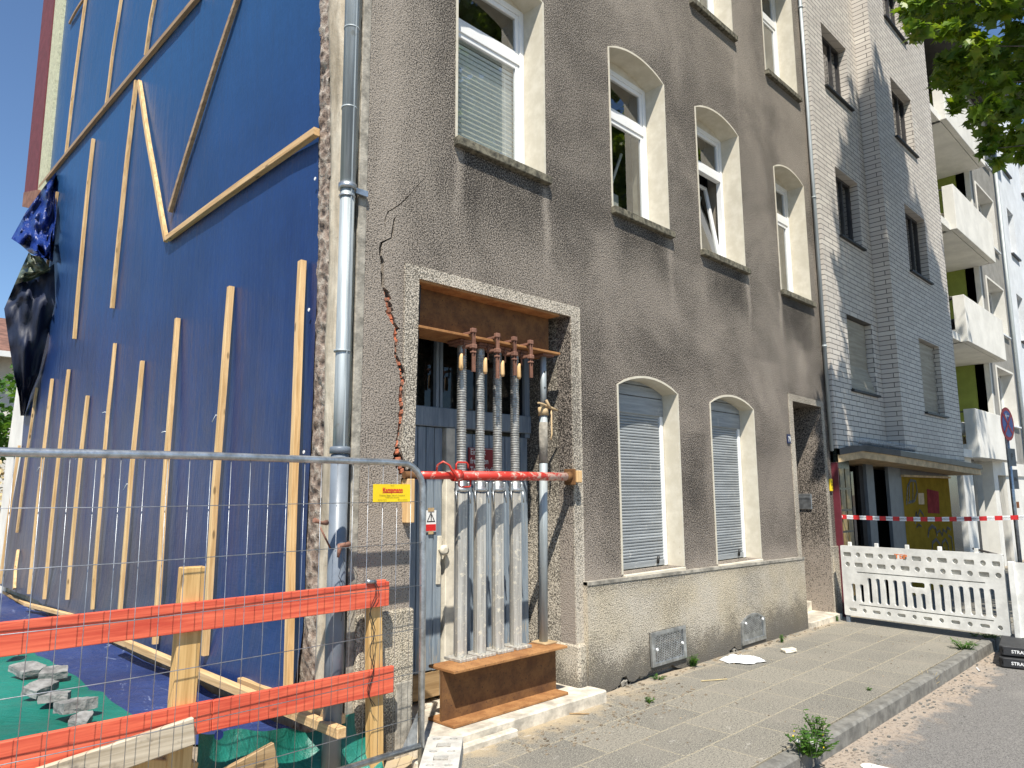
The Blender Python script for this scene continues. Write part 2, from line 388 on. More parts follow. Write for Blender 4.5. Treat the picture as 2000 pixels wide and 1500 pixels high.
def rubble():
    t = NT('broken_brick_rubble'); v = t.vor(14); n = t.noise(20, 5, .7)
    col = t.ramp(t.math('ADD', t.math('MULTIPLY', n, .6), t.math('MULTIPLY', v, .5)), [(.3, (.06, .045, .038)), (.5, (.27, .20, .155)), (.72, (.46, .40, .33))])
    return t.fin(col, .95, t.bump(n, 1, .03, t.bump(v, .6, .03)))
M['rubble'] = rubble()
def plaster():
    t = NT('patchy_old_plaster'); v = t.scale(t.pos, (5, 5, 1.3)); n = t.noise(1, 6, .7, v, .4); n2 = t.noise(24, 5, .7)
    col = t.ramp(n, [(.32, (.27, .22, .15)), (.5, (.45, .38, .28)), (.66, (.62, .55, .43))]); col = t.mix(t.math('MULTIPLY', t.ss(n2, .64, .7), .6), col, (.1, .08, .06))
    return t.fin(col, .95, t.bump(n2, .4, .01, t.bump(n, .5, .02)))
M['plaster'] = plaster()
M['crackbrick'] = simple('crack_brick', (.45, .13, .06), .95, 0, .5, 22, .8, 40, c2=(.16, .10, .07))
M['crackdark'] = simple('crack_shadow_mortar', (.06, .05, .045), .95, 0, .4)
M['cement'] = simple('old_cement', (.34, .31, .255), .95, 0, .3, 9, .5, 40)
def pave():
    t = NT('pavement_slabs'); cv = t.n('Mapping'); t.l(t.pos, cv.inputs[0]); cv.inputs['Location'].default_value = (.13, .18, 0)
    br = t.n('TexBrick'); t.l(cv.outputs[0], br.inputs['Vector']); br.offset = .5; br.inputs['Scale'].default_value = 1
    br.inputs['Color1'].default_value = (.25, .23, .185, 1); br.inputs['Color2'].default_value = (.165, .155, .13, 1); br.inputs['Mortar'].default_value = (.36, .315, .22, 1)
    br.inputs['Mortar Size'].default_value = .009; br.inputs['Brick Width'].default_value = .60; br.inputs['Row Height'].default_value = .395; br.inputs['Mortar Smooth'].default_value = .4
    n = t.noise(60, 4, .75); n2 = t.noise(1.7, 6, .65)
    col = t.mix(t.ss(n, .46, .62), br.outputs['Color'], (.085, .08, .07)); col = t.mix(t.ss(t.noise(130, 2), .56, .62), col, (.40, .37, .30))
    col = t.mix(t.math('MULTIPLY', t.ss(n2, .45, .7), .45), col, (.26, .235, .19))
    # sawdust, sand and plaster dust in front of the gateway
    near = t.math('MULTIPLY', t.ss(t.Y, -.75, .0), t.ss(t.X, 4.0, 1.2)); sand = t.math('MULTIPLY', t.ss(t.math('ADD', t.noise(3.2, 6, .7), t.math('MULTIPLY', near, .3)), .56, .72), near)
    col = t.mix(t.math('MULTIPLY', sand, .85), col, (.50, .38, .22))
    wsp = t.math('MULTIPLY', t.ss(t.noise(4.5, 6, .75, t.scale(t.pos, (1, 2.4, 1))), .60, .68), t.ss(t.X, 4.2, 1.5)); col = t.mix(t.math('MULTIPLY', wsp, .6), col, (.52, .49, .43))
    edge = t.math('MULTIPLY', t.ss(t.Y, -.34, -.04), t.ss(t.noise(6, 5), .38, .6)); col = t.mix(t.math('MULTIPLY', edge, .7), col, (.44, .35, .24))
    return t.fin(col, .92, t.bump(n, .4, .004, t.bump(br.outputs['Fac'], -.4, .006, t.bump(n2, .25, .02))))
M['pave'] = pave()
def asphalt():
    t = NT('asphalt'); n = t.noise(120, 3, .7); v = t.vor(95); n2 = t.noise(.9, 5)
    col = t.mix(t.ss(n, .38, .62), (.085, .08, .075), (.24, .228, .21)); col = t.mix(t.ss(v, .1, .35, .5, 0), col, (.33, .31, .28))
    wob = t.math('MULTIPLY', t.noise(2.6, 5, .7), .9)
    s = t.ss(t.math('ADD', t.Y, wob), -1.75, -1.60); s = t.math('MULTIPLY', s, t.ss(t.noise(14, 4, .7), .3, .5, .55, 1)); col = t.mix(t.math('MULTIPLY', s, .8), col, (.40, .32, .245))
    grit = t.math('MULTIPLY', t.ss(t.math('ADD', t.Y, wob), -1.9, -1.5), t.ss(t.noise(45, 3), .56, .62)); col = t.mix(grit, col, (.14, .11, .08))
    col = t.mix(t.math('MULTIPLY', t.ss(n2, .5, .75), .35), col, (.30, .28, .25))
    return t.fin(col, .9, t.bump(n, .5, .006))
M['asphalt'] = asphalt()
M['kerb'] = simple('kerb_stone', (.19, .182, .16), .9, 0, .25, 9, .35, 120)
M['soil'] = simple('dirt_ground', (.25, .20, .14), .95, 0, .35, 5, .6, 30)
M['paint'] = simple('white_road_paint', (.72, .71, .66), .7, 0, .08, 30, .2)
M['step'] = simple('worn_stone_step', (.58, .52, .42), .85, 0, .25, 6, .3, 50)
M['whiteplastic'] = simple('white_barrier_plastic', (.74, .73, .68), .45, 0, .12, 5, .04)
M['shadedplastic'] = simple('shaded_recess_plastic', (.48, .46, .40), .6, 0, .2, 12, .1)  # beige and darker: shading of the recesses put into the colour
M['whitewall'] = simple('white_render', (.72, .70, .64), .9, 0, .07, 2, .2, 90)
M['whitecool'] = simple('cool_white_render', (.70, .73, .76), .9, 0, .07, 2, .2, 90)
M['greywall'] = simple('grey_render', (.27, .26, .235), .9, 0, .12, 3, .35, 90)
M['greenwall'] = simple('lime_green_render', (.25, .30, .06), .9, 0, .08, 3, .3, 80)
M['beam'] = simple('pale_wood_fascia', (.52, .37, .20), .7, 0, .2, 6)
M['maroon'] = simple('maroon_render', (.14, .03, .04), .9, 0, .12, 6, .3, 70)
M['insul'] = simple('pale_insulation_edge', (.50, .50, .34), .9, 0, .15, 22, .5, 60)
M['yellow'] = simple('yellow_plastic', (.85, .60, .01), .5, 0, .05)
M['red'] = simple('red_print', (.62, .02, .02), .5, 0, .05)
M['darkredsign'] = simple('dark_red_enamel', (.28, .02, .025), .45, 0, .1)
M['fadedred'] = simple('faded_red_spray', (.22, .03, .03), .9, 0, .2, spec=.05)
M['orange'] = simple('orange_spray', (.9, .22, .04), .6, 0, .1)
M['white'] = simple('white_print', (.82, .82, .80), .5, 0, .04)
M['blue'] = simple('sign_blue', (.02, .06, .32), .4, 0, .05)
M['numblue'] = simple('number_plate_blue', (.01, .015, .06), .4, 0, .05)
M['blackp'] = simple('black_print', (.015, .015, .015), .5, 0, .05)
M['conc'] = simple('pale_concrete', (.52, .50, .45), .9, 0, .15, 10, .4, 90)
M['conc2'] = simple('concrete_block_recess', (.30, .28, .24), .95, 0, .3, 40, .5, 90)
M['stone'] = simple('broken_grey_paver', (.24, .235, .22), .9, 0, .3, 9, .8, 40)
M['bag'] = simple('thin_white_plastic_bag', (.82, .82, .80), .4, 0, .03)
M['roof'] = simple('red_roof_tile', (.20, .10, .07), .9, 0, .25, 4, .5, 20)
M['yellowshutter'] = simple('yellow_roller_shutter', (.27, .17, .02), .85, 0, .1, spec=.1)
M['tile'] = simple('dark_green_tile', (.035, .05, .04), .2, 0, .3)
M['ambertile'] = simple('brown_glazed_tile', (.20, .14, .05), .3, 0, .5, 7)
M['greycol'] = simple('grey_shop_column', (.12, .13, .135), .5, 0, .1)
M['amber'] = glass('amber_glass', (.5, .3, .1), 1.5, .1)
M['darkred'] = simple('dark_red_paint', (.13, .02, .03), .5, 0, .1)
def leafmat(name, a, b, c):
    t = NT(name); t.t.nodes.remove(t.b); n = t.noise(3.0, 3); n2 = t.noise(9, 2)
    col = t.mix(t.ss(n, .35, .65), a, b); col = t.mix(t.math('MULTIPLY', t.ss(n2, .5, .7), .5), col, c)
    d = t.n('BsdfPrincipled'); t.l(col, d.inputs['Base Color']); d.inputs['Roughness'].default_value = .45
    tr = t.n('BsdfTranslucent'); t.l(t.mix(1.0, col, (1.6, 1.5, .5), 'MULTIPLY'), tr.inputs[0]); mx = t.n('MixShader'); mx.inputs[0].default_value = .42
    t.l(d.outputs[0], mx.inputs[1]); t.l(tr.outputs[0], mx.inputs[2]); t.l(mx.outputs[0], t.out.inputs[0]); return t.m
M['leaf'] = leafmat('maple_leaf', (.075, .15, .016), (.15, .24, .022), (.30, .33, .035))
M['weed'] = leafmat('weed_leaf', (.05, .13, .02), (.09, .20, .03), (.14, .22, .05))
M['straw'] = simple('dry_grass', (.55, .44, .24), .8, 0, .2)
M['bark'] = simple('tree_bark', (.09, .07, .05), .95, 0, .3, 12, .8, 30)

# ================================================================== the setting
X_, Y_, Z_ = Vector((1, 0, 0)), Vector((0, 1, 0)), Vector((0, 0, 1))
KY0, KY1 = -1.755, -1.885          # kerb inner and outer edge
bm = B(); quad(bm, (-400, -400, -.26), (400, -400, -.26), (400, 400, -.26), (-400, 400, -.26)); struct('ground', bm, M['soil'], 'dusty earth of the surrounding block')
bm = B(); quad(bm, (-60, -60, -.12), (90, -60, -.12), (90, KY1 + .02, -.12), (-60, KY1 + .02, -.12)); struct('road', bm, M['asphalt'], 'grey asphalt roadway with sand along the kerb')
bm = B(); box(bm, -3.6, 60, KY0 - .004, 0.9, -.25, 0); struct('pavement', bm, M['pave'], 'beige grey slab pavement in front of the roughcast house')
bm = B(); x = -3.6
while x < 40:
    L = 1.0; j = (hsh(x) - .5) * .008
    box(bm, x + .004, x + L - .004, KY1 + j, KY0 - .008, -.25, .006 + j, .018); x += L
struct('kerb', bm, M['kerb'], 'worn grey kerb stones between pavement and road')
bm = B()
def pit(u, v):
    x = -14 + 13.95 * u; y = -.1 + 16 * v
    return (x, y, .06 + .05 * vn(x * 1.3, y * 1.3, 3) - .15 * max(0, 1 - v * 14))
grid(bm, pit, 60, 60); struct('building_plot', bm, M['soil'], 'bare earth of the cleared plot beside the gable', True)
bm = B()
pts = [(2.66 + .06 * math.cos(a), -2.15 + .06 * math.sin(a)) for a in [math.pi * k / 8 for k in range(9)]] + [(2.60, -4.6), (2.72, -4.6)]
plate(bm, pts, [], (0, 0, -.1155), X_, Y_, Z_, .002); struct('road_marking', bm, M['paint'], 'white parking bay line with a rounded end on the asphalt')

# ================================================================== the roughcast corner house
def arch(x0, x1, zb, zs, rise, n=10, d=0.0):
    x0 -= d; x1 += d; zb -= 0; c = (x0 + x1) / 2; h = (x1 - x0) / 2
    return [(x0, zb), (x1, zb)] + [(c + h * math.cos(math.pi * k / n) if False else x1 + (x0 - x1) * k / n, zs + (rise + d) * (1 - (1 - 2 * k / n) ** 2) + d * 0) for k in range(n + 1)]
WIN = {  # x0, x1, sill, spring
    'A': (.845, 1.868, 4.49, 6.20), 'B': (2.868, 3.855, 4.49, 6.215), 'C': (4.53, 5.553, 4.45, 6.215), 'D': (6.553, 7.49, 4.375, 6.13),
    'A2': (.83, 1.86, 7.63, 9.35), 'B2': (2.85, 3.86, 7.62, 9.35), 'E': (4.53, 5.557, 7.61, 9.35), 'F': (6.49, 7.5, 7.53, 9.30)}
SH = {'S1': (2.868, 3.893, .955, 2.72), 'S2': (4.562, 5.56, .925, 2.685)}
RISE = .11
house = thing('roughcast_house', 'dark grey roughcast corner house with arched cream windows and a cracked gateway pillar', 'house', (4, 3, 0))
ORG[house.name] = Vector((4, 3, 0))
holes = [arch(*v, RISE) for v in list(WIN.values()) + list(SH.values())]
gate = [(.449, -.02), (2.186, -.02), (2.186, 3.262), (.484, 3.258)]
door = [(6.655, .0), (7.572, .0), (7.572, 2.872), (6.655, 2.882)]
# crack: centre line as (z, x, half width)
CR_ = [(4.09, .56, .001), (3.98, .47, .004), (3.88, .392, .005), (3.777, .302, .006), (3.70, .205, .006), (3.63, .180, .004), (3.575, .182, .003)]
CR2 = [(3.70, .292, .001), (3.66, .262, .006), (3.51, .240, .010), (3.455, .155, .011), (3.40, .146, .012), (3.284, .167, .013), (3.155, .172, .014), (3.089, .212, .024), (3.02, .225, .028), (2.963, .243, .030),
       (2.90, .262, .020), (2.862, .296, .020), (2.79, .292, .014), (2.714, .300, .012), (2.66, .298, .012), (2.591, .341, .020), (2.483, .362, .020), (2.40, .352, .018), (2.282, .355, .017), (2.173, .337, .017), (2.10, .326, .012), (2.029, .318, .010), (1.97, .322, .03), (1.90, .352, .05), (1.83, .385, .055)]
def crackloop(c):
    c2 = []
    for a, b in zip(c, c[1:]):
        for k in range(3):
            t = k / 3; c2.append(tuple(p + (q - p) * t for p, q in zip(a, b)))
    c2.append(c[-1]); l = []; r = []
    for i, (z, x, h) in enumerate(c2):
        jx = (hsh(i, z) - .5) * h * .9; jl = h * (.7 + .6 * hsh(i, 2, z)); jr = h * (.7 + .6 * hsh(i, 5, z))
        l.append((x + jx - jl, z)); r.append((x + jx + jr, z))
    return l + r[::-1]
crk = [crackloop(CR_), crackloop(CR2)]
# missing corner chunk where the horizontal prop bears on the left jamb
bm = B()
outer = [(0, -.02), (.449, -.02), (.449, 1.50), (.405, 1.54), (.372, 1.60), (.355, 1.72), (.36, 1.80), (.40, 1.835), (.45, 1.86), (.462, 1.93), (.484, 3.258), (2.186, 3.262), (2.186, -.02), (6.655, -.02), (6.655, 2.882), (7.572, 2.872), (7.572, -.02), (7.8, -.02), (7.8, 12), (0, 12)]
plate(bm, outer, holes + crk, (0, 0, 0), X_, Z_, -Y_, .16, 0, None, back=False)
wall = obj('wall', bm, M['rough'], house)
# crack filling (brick seen inside) and dark back
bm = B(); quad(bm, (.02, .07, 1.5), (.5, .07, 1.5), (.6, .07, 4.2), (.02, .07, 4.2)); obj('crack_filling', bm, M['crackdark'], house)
bm = B()
for i in range(46):
    z = 1.86 + 1.26 * i / 46 + random.uniform(-.01, .01); x = lerp_path([(-q[0], q[1]) for q in CR2], -z)[0]
    sx = random.uniform(.012, .03); obox(bm, (x + random.uniform(-.012, .012), random.uniform(.03, .05), z), (sx, 0, .004), (.002, .028, 0), (-.003, 0, random.uniform(.008, .02)), .003)
obj('crack_brick', bm, M['crackbrick'], house)
# other faces of the block: gable, rear, right flank, roof
bm = B()
quad(bm, (0, .16, -.1), (0, 10.3, -.1), (0, 10.3, 12), (0, .16, 12)); quad(bm, (0, 10.3, -.1), (7.8, 10.3, -.1), (7.8, 10.3, 12), (0, 10.3, 12))
quad(bm, (0, 0, 12.001), (7.8, 0, 12.001), (7.8, 10.3, 12.001), (0, 10.3, 12.001)); quad(bm, (7.8, .16, -.1), (7.8, 10.3, -.1), (7.8, 10.3, 12), (7.8, .16, 12))
obj('outer_wall', bm, M['plaster'], house)
# gable stub: broken bricks and plaster strips beside the drainpipe
bm = B()
def rub(u, v):
    z = -.05 + 12 * v; yb = lerp_path([(-1, .34), (.9, .35), (1.9, .33), (3.4, .35), (5.3, .46), (7, .52), (12, .62)], z)[0]; y = yb + .34 * u; e = .004 + .032 * vn(y * 16, z * 13, 1) + .022 * vn(y * 40, z * 35, 2)
    e *= min(1, max(.15, (.75 - u) * 3))
    return (-e - .012, y, z)
grid(bm, rub, 10, 700); obj('broken_brickwork', bm, M['rubble'], house)
bm = B()
def pl(u, v):
    z = -.05 + 12 * v; wv = .05 * (vn(1, z * 1.1, 5) - .5); yb = lerp_path([(-1, .36), (.9, .37), (1.9, .35), (3.4, .37), (5.3, .48), (7, .54), (12, .64)], z)[0]; y = (yb + wv * .6) * u
    return (-.045 - .02 * vn(y * 5, z * 2.2, 8) - .008 * vn(y * 22, z * 20, 9) + (.05 if u == 1 else 0) + (.02 if .42 < u < .55 else 0), y, z)
grid(bm, pl, 14, 400); obj('plaster_strip', bm, M['plaster'], house)
bm = B(); box(bm, -.045, .022, -.006, .04, -.02, 12, .004); obj('corner_bead', bm, M['cement'], house)
# painted margins and reveals
def window(k, v, shutter=False, blind=None, tilt=False, curtain=0, prop=False):
    x0, x1, zb, zs = v; wo_ = bpy.data.objects
    dep = .235
    bm = B(); x0 += .004; x1 -= .004; prof = arch(x0, x1, zb, zs - .004, RISE); inner = arch(x0 + .012, x1 - .012, zb + .0, zs, RISE - .012)
    # reveal tube (front margin plus sides)
    pr = [(x0, zb)] + [p for p in prof[2:]][::-1] + [(x1, zb)]
    f = [bm.verts.new((p[0], -.006, p[1])) for p in pr]; g = [bm.verts.new((p[0], dep + .02, p[1])) for p in pr]
    for i in range(len(pr) - 1): bm.faces.new((f[i], f[i + 1], g[i + 1], g[i]))
    ou = []
    c = ((x0 + x1) / 2)
    for p in pr:
        dx = -.022 if p[0] <= x0 + 1e-6 else (.022 if p[0] >= x1 - 1e-6 else 0); dz = .022 if p[1] >= zs - 1e-6 else 0
        ou.append(bm.verts.new((p[0] + dx, -.006, p[1] + dz)))
    for i in range(len(pr) - 1): bm.faces.new((f[i], ou[i], ou[i + 1], f[i + 1]))
    ou2 = [bm.verts.new(q.co + Vector((0, .01, 0))) for q in ou]
    for i in range(len(pr) - 1): bm.faces.new((ou[i], ou2[i], ou2[i + 1], ou[i + 1]))
    # soffit board over the frame, keeps the arch closed
    top = [bm.verts.new((p[0], dep + .004, p[1])) for p in prof[2:]]; bm.faces.new(top)
    wn = obj('roller_shutter' if shutter else 'window', bm, M['cream'], house)
    ORG[wn.name] = ORG[house.name]
    if not shutter:
        bm = B(); box(bm, x0 - .035, x1 + .05, -.06, dep - .01, zb - .075, zb - .002, .006)
        for i in range(0): pass
        obj('sill', bm, M['sill'], wn)
        # frame
        fz = zs + .01; zt = zb + (zs - zb) * .70
        bm = B(); y0, y1 = dep, dep + .07; e = .055
        box(bm, x0, x0 + e, y0, y1, zb, fz, .004); box(bm, x1 - e, x1, y0, y1, zb, fz, .004)
        box(bm, x0 + e, x1 - e, y0, y1, zb, zb + e, .004); box(bm, x0 + e, x1 - e, y0, y1, fz - e, fz, .004); box(bm, x0 + e, x1 - e, y0, y1, zt - .045, zt + .045, .004)
        obj('frame', bm, M['pvc'], wn)
        # sashes
        bm = B(); s = .045; sy0, sy1 = dep + .012, dep + .05
        def sash(za, zc, bmx, off=0.0):
            box(bmx, x0 + e, x0 + e + s, sy0, sy1, za, zc, .004); box(bmx, x1 - e - s, x1 - e, sy0, sy1, za, zc, .004)
            box(bmx, x0 + e + s, x1 - e - s, sy0, sy1, za, za + s, .004); box(bmx, x0 + e + s, x1 - e - s, sy0, sy1, zc - s, zc, .004)
        sash(zt + .045, fz - e, bm)
        if not tilt: sash(zb + e, zt - .045, bm); obj('sash', bm, M['pvc'], wn)
        else:
            obj('sash', bm, M['pvc'], wn)
            bm = B(); sash(zb + e, zt - .045, bm); quad(bm, (x0 + e + s, sy0 + .02, zb + e + s), (x1 - e - s, sy0 + .02, zb + e + s), (x1 - e - s, sy0 + .02, zt - .045 - s), (x0 + e + s, sy0 + .02, zt - .045 - s), 1)
            bmesh.ops.rotate(bm, verts=bm.verts, cent=(0, sy1, zb + e), matrix=Matrix.Rotation(R(-9), 3, 'X')); bmesh.ops.translate(bm, verts=bm.verts, vec=(0, .01, 0))
            obj('tilted_sash', bm, [M['pvc'], M['glass']], wn)
        bm = B()
        quad(bm, (x0 + e, dep + .03, zt + .045), (x1 - e, dep + .03, zt + .045), (x1 - e, dep + .03, fz - e), (x0 + e, dep + .03, fz - e))
        if not tilt: quad(bm, (x0 + e, dep + .03, zb + e), (x1 - e, dep + .03, zb + e), (x1 - e, dep + .03, zt - .045), (x0 + e, dep + .03, zt - .045))
        obj('pane', bm, M['glass'], wn)
        # the room behind
        bm = B(); a, b_, c_, d_ = x0 - .12, x1 + .12, dep + .08, dep + 1.6
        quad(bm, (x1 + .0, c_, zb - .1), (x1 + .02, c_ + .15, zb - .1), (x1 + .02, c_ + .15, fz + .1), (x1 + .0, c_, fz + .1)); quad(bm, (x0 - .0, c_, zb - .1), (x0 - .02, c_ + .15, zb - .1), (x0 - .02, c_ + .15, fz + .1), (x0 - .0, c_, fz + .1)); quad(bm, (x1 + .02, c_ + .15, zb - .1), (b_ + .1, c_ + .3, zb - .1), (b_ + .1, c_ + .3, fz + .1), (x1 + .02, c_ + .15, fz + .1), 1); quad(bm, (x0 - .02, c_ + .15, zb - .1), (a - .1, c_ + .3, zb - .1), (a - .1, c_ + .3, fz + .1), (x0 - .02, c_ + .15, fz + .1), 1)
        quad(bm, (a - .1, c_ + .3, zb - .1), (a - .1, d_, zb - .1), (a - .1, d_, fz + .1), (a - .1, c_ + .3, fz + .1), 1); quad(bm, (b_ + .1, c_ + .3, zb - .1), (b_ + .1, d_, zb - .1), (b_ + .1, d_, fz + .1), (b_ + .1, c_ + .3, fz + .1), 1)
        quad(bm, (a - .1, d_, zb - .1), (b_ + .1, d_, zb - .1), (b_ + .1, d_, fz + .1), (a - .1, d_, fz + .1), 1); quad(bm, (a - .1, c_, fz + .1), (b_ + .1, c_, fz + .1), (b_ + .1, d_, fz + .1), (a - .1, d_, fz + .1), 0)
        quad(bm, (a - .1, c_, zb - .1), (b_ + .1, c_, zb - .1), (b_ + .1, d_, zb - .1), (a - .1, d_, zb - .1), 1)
        obj('room', bm, [M['room'], M['dark']], wn)
        if blind:
            bm = B(); z = zb + .06
            while z < zt - .06:
                obox(bm, ((x0 + x1) / 2, dep + .070, z), ((x1 - x0) / 2 - .058, 0, 0), (0, .006, -.012), (0, .0006, .0006)); z += .046
            for xx in (x0 + .2, x1 - .2): box(bm, xx - .002, xx + .002, dep + .054, dep + .0555, zb + .06, zt - .05)
            obj('blind', bm, M['blind'], wn)
            bm = B(); quad(bm, (x0 + .02, dep + .10, zb), (x1 - .07, dep + .10, zb), (x1 - .07, dep + .10, zt - .03), (x0 + .02, dep + .10, zt - .03)); obj('curtain', bm, M['curtain'], wn)
        if curtain:
            bm = B()
            grid(bm, lambda u, v_: (x1 - .34 * curtain + .30 * curtain * u, dep + .2 + .025 * math.sin(u * 26), zb + .02 + (fz - zb - .1) * v_), 30, 3); obj('curtain', bm, M['curtain'], wn)
        if prop:
            bm = B(); beam(bm, (x0 + .42, dep + .28, zb + .1), (x1 - .16, dep + .24, zt - .2), .03, .02, (0, 1, 0)); box(bm, x0 + .45, x1 - .12, dep + .33, dep + .36, zb, zb + .55)
            obj('interior_batten', bm, M['curtain'], wn)
    else:
        bm = B(); zc = zs - .18; zlo = zb + .012; yb = dep - .03
        n = 52; pts = []
        h = (zc - .05 - zlo) / n
        for i in range(n):
            z = zlo + h * i; pts += [(yb + .004, z), (yb - .007, z + h * .15), (yb - .009, z + h * .5), (yb - .006, z + h * .82), (yb + .004, z + h * .93)]
        sag = lambda x: .006 * math.sin((x - x0) * 5)
        for a, b_ in zip(pts, pts[1:]):
            quad(bm, (x0 + .002, a[0], a[1]), (x1 - .055, a[0], a[1] + .004 * hsh(a[1] // h)), (x1 - .055, b_[0], b_[1] + .004 * hsh(a[1] // h)), (x0 + .002, b_[0], b_[1]))
        obj('slats', bm, M['shutter'], wn)
        bm = B()
        z = zc - .06
        quad(bm, (x0, yb - .012, z), (x1, yb - .012, z), (x1, yb - .012, zc - .02), (x0, yb - .012, zc - .02))
        hh = (zs + RISE - zc) / 3; zz = [zc - .055, zc + .13, zc + .245, zs + RISE + .02]
        for i in range(3):
            box(bm, x0, x1, yb - .03 + .004 * i, yb - .001, zz[i] + .004, zz[i + 1] - .004, .003)
        obj('shutter_box', bm, M['shutter'], wn)
        bm = B(); box(bm, x1 - .055, x1 - .004, yb - .024, yb + .02, zlo - .01, zc - .05, .003); obj('guide_rail', bm, M['pvc'], wn)
        bm = B(); box(bm, x0 + .01, x1 - .06, yb - .022, yb - .002, zlo - .004, zlo + .055, .003); obj('bottom_rail', bm, M['shutter'], wn)
        bm = B(); tube(bm, [(x1 - .2, yb - .035, zlo + .02), (x1 - .2, yb - .045, zlo + .09)], .014, 8); obj('handle', bm, M['blackp'], wn)
        bm = B(); box(bm, x0 + .004, x1 - .004, -.035, dep - .0, zb - .06, zb - .004, .006); obj('sill', bm, M['cream'], wn)
    return wn
window('A', WIN['A'], blind=True); window('B', WIN['B'], prop=True); window('C', WIN['C'], tilt=True, prop=True); window('D', WIN['D'], prop=True)
window('A2', WIN['A2']); window('B2', WIN['B2']); window('E', WIN['E'], curtain=.8); window('F', WIN['F'], curtain=.9)
window('S1', SH['S1'], True); window('S2', SH['S2'], True)

# plinth with two cellar openings and a crumbling foot
g1 = [(3.175, .10), (3.165, .405), (3.750, .405), (3.757, .10)]
g2 = [(4.885, .045), (4.885, .28)] + [(4.885 + .545 * k / 8, .28 + .075 * (1 - (1 - k / 4) ** 2)) for k in range(1, 8)] + [(5.43, .28), (5.44, .045)]
foot = [(2.285, .0), (2.45, -.02), (2.62, .012), (2.70, .03), (2.74, .085), (2.80, .09), (2.84, .035), (2.92, .02), (3.0, .05), (3.1, .035), (3.16, .07), (3.35, .06), (3.55, .06), (3.62, .02), (3.75, .0), (4.0, -.02), (4.55, -.02), (4.63, .03), (4.74, .06), (4.80, .015), (5.45, -.02), (5.6, -.02), (6.60, -.02)]
bm = B(); plate(bm, foot + [(6.60, .878), (4.4, .912), (2.285, .940)], [g1, g2], (0, -.058, 0), X_, Z_, -Y_, .075, 0, None, back=False)
obj('plinth', bm, M['plinth'], house)
bm = B(); plate(bm, [(2.285, .912), (4.4, .884), (6.605, .850), (6.605, .879), (4.4, .913), (2.285, .941)], [], (0, -.066, 0), X_, Z_, -Y_, .064); obj('plinth_ledge', bm, M['cement'], house)
bm = B()
for i in range(46):
    x = random.choice([random.uniform(2.6, 3.1), random.uniform(4.55, 4.86), random.uniform(5.42, 5.56)]); z = random.uniform(-.01, .10 if x > 4 else .05); s = random.uniform(.012, .032)
    obox(bm, (x, -.03, z), (s, 0, .01), (.004, .02, 0), (-.01, 0, s * .7), .005)
obj('crumbled_plaster', bm, M['cement'], house)
bm = B()    # base stones at the jambs of the gateway (left pier chunk, right pier foot)
box(bm, .012, .462, -.045, .30, -.02, .93, .014); obj('left_pier_foot', bm, M['plinth'], house)
bm = B(); box(bm, .30, .452, -.052, .28, -.02, .48, .02); obj('cement_patch', bm, M['cement'], house)
bm = B(); box(bm, 2.172, 2.286, -.05, .3, -.02, .44, .02); obj('pier_foot', bm, M['plinth'], house)
# gateway surround (slightly raised band), reveals
bm = B()
band = [(.484, 3.258), (2.186, 3.262), (2.186, .44), (2.305, .44), (2.312, 3.365), (.357, 3.352), (.36, 2.60), (.383, 2.50), (.378, 2.28), (.357, 2.1), (.34, 2.02), (.40, 1.86), (.462, 1.93)]
plate(bm, band, [], (0, -.014, 0), X_, Z_, -Y_, .016); obj('gate_surround', bm, M['band'], house)
bm = B()
quad(bm, (2.187, 0, -.02), (2.187, .56, -.02), (2.187, .56, 3.262), (2.187, 0, 3.262)); obj('gate_reveal', bm, M['band'], house); bm = B(); quad(bm, (.449, 0.16, -.02), (.46, .56, -.02), (.484, .56, 3.258), (.484, 0.16, 3.258))
obj('gate_reveal', bm, M['band'], house)
bm = B(); box(bm, .46, 2.2, .0, .6, 3.263, 3.30); box(bm, .3, 2.35, .601, .66, 0, 3.4); obj('lintel', bm, M['sill'], house)
# entrance niche of number 79
bm = B(); bnd = [(6.655, .88), (6.655, 2.882), (7.572, 2.872), (7.572, .0), (7.655, .0), (7.655, 2.952), (6.545, 2.975), (6.545, .88)]
plate(bm, bnd, [], (0, -.012, 0), X_, Z_, -Y_, .014); obj('entrance_surround', bm, M['band'], house)
bm = B()
quad(bm, (7.573, 0, 0), (7.573, .9, 0), (7.573, .9, 2.88), (7.573, 0, 2.88)); quad(bm, (6.654, 0, 0), (6.654, .9, 0), (6.654, .9, 2.88), (6.654, 0, 2.88)); quad(bm, (6.6, 0, 2.884), (7.6, 0, 2.884), (7.6, .9, 2.884), (6.6, .9, 2.884))
obj('entrance_reveal', bm, M['rough'], house)
bm = B(); box(bm, 6.6, 7.6, .9, .95, 0, 2.9); obj('front_door', bm, M['dark'], house)
bm = B(); box(bm, 6.64, 7.60, -.09, .95, -.02, .075, .008); box(bm, 6.66, 7.57, .30, .95, .075, .20, .008); obj('doorstep', bm, M['step'], house)
bm = B(); box(bm, 7.60, 7.80, -.03, .1, -.02, .95, .01); obj('pier_plinth', bm, M['plinth'], house)
bm = B(); box(bm, 7.552, 7.571, .205, .39, 1.45, 1.665, .004); box(bm, 7.546, 7.553, .22, .375, 1.60, 1.625); obj('letter_flap', bm, M['steel'], house)

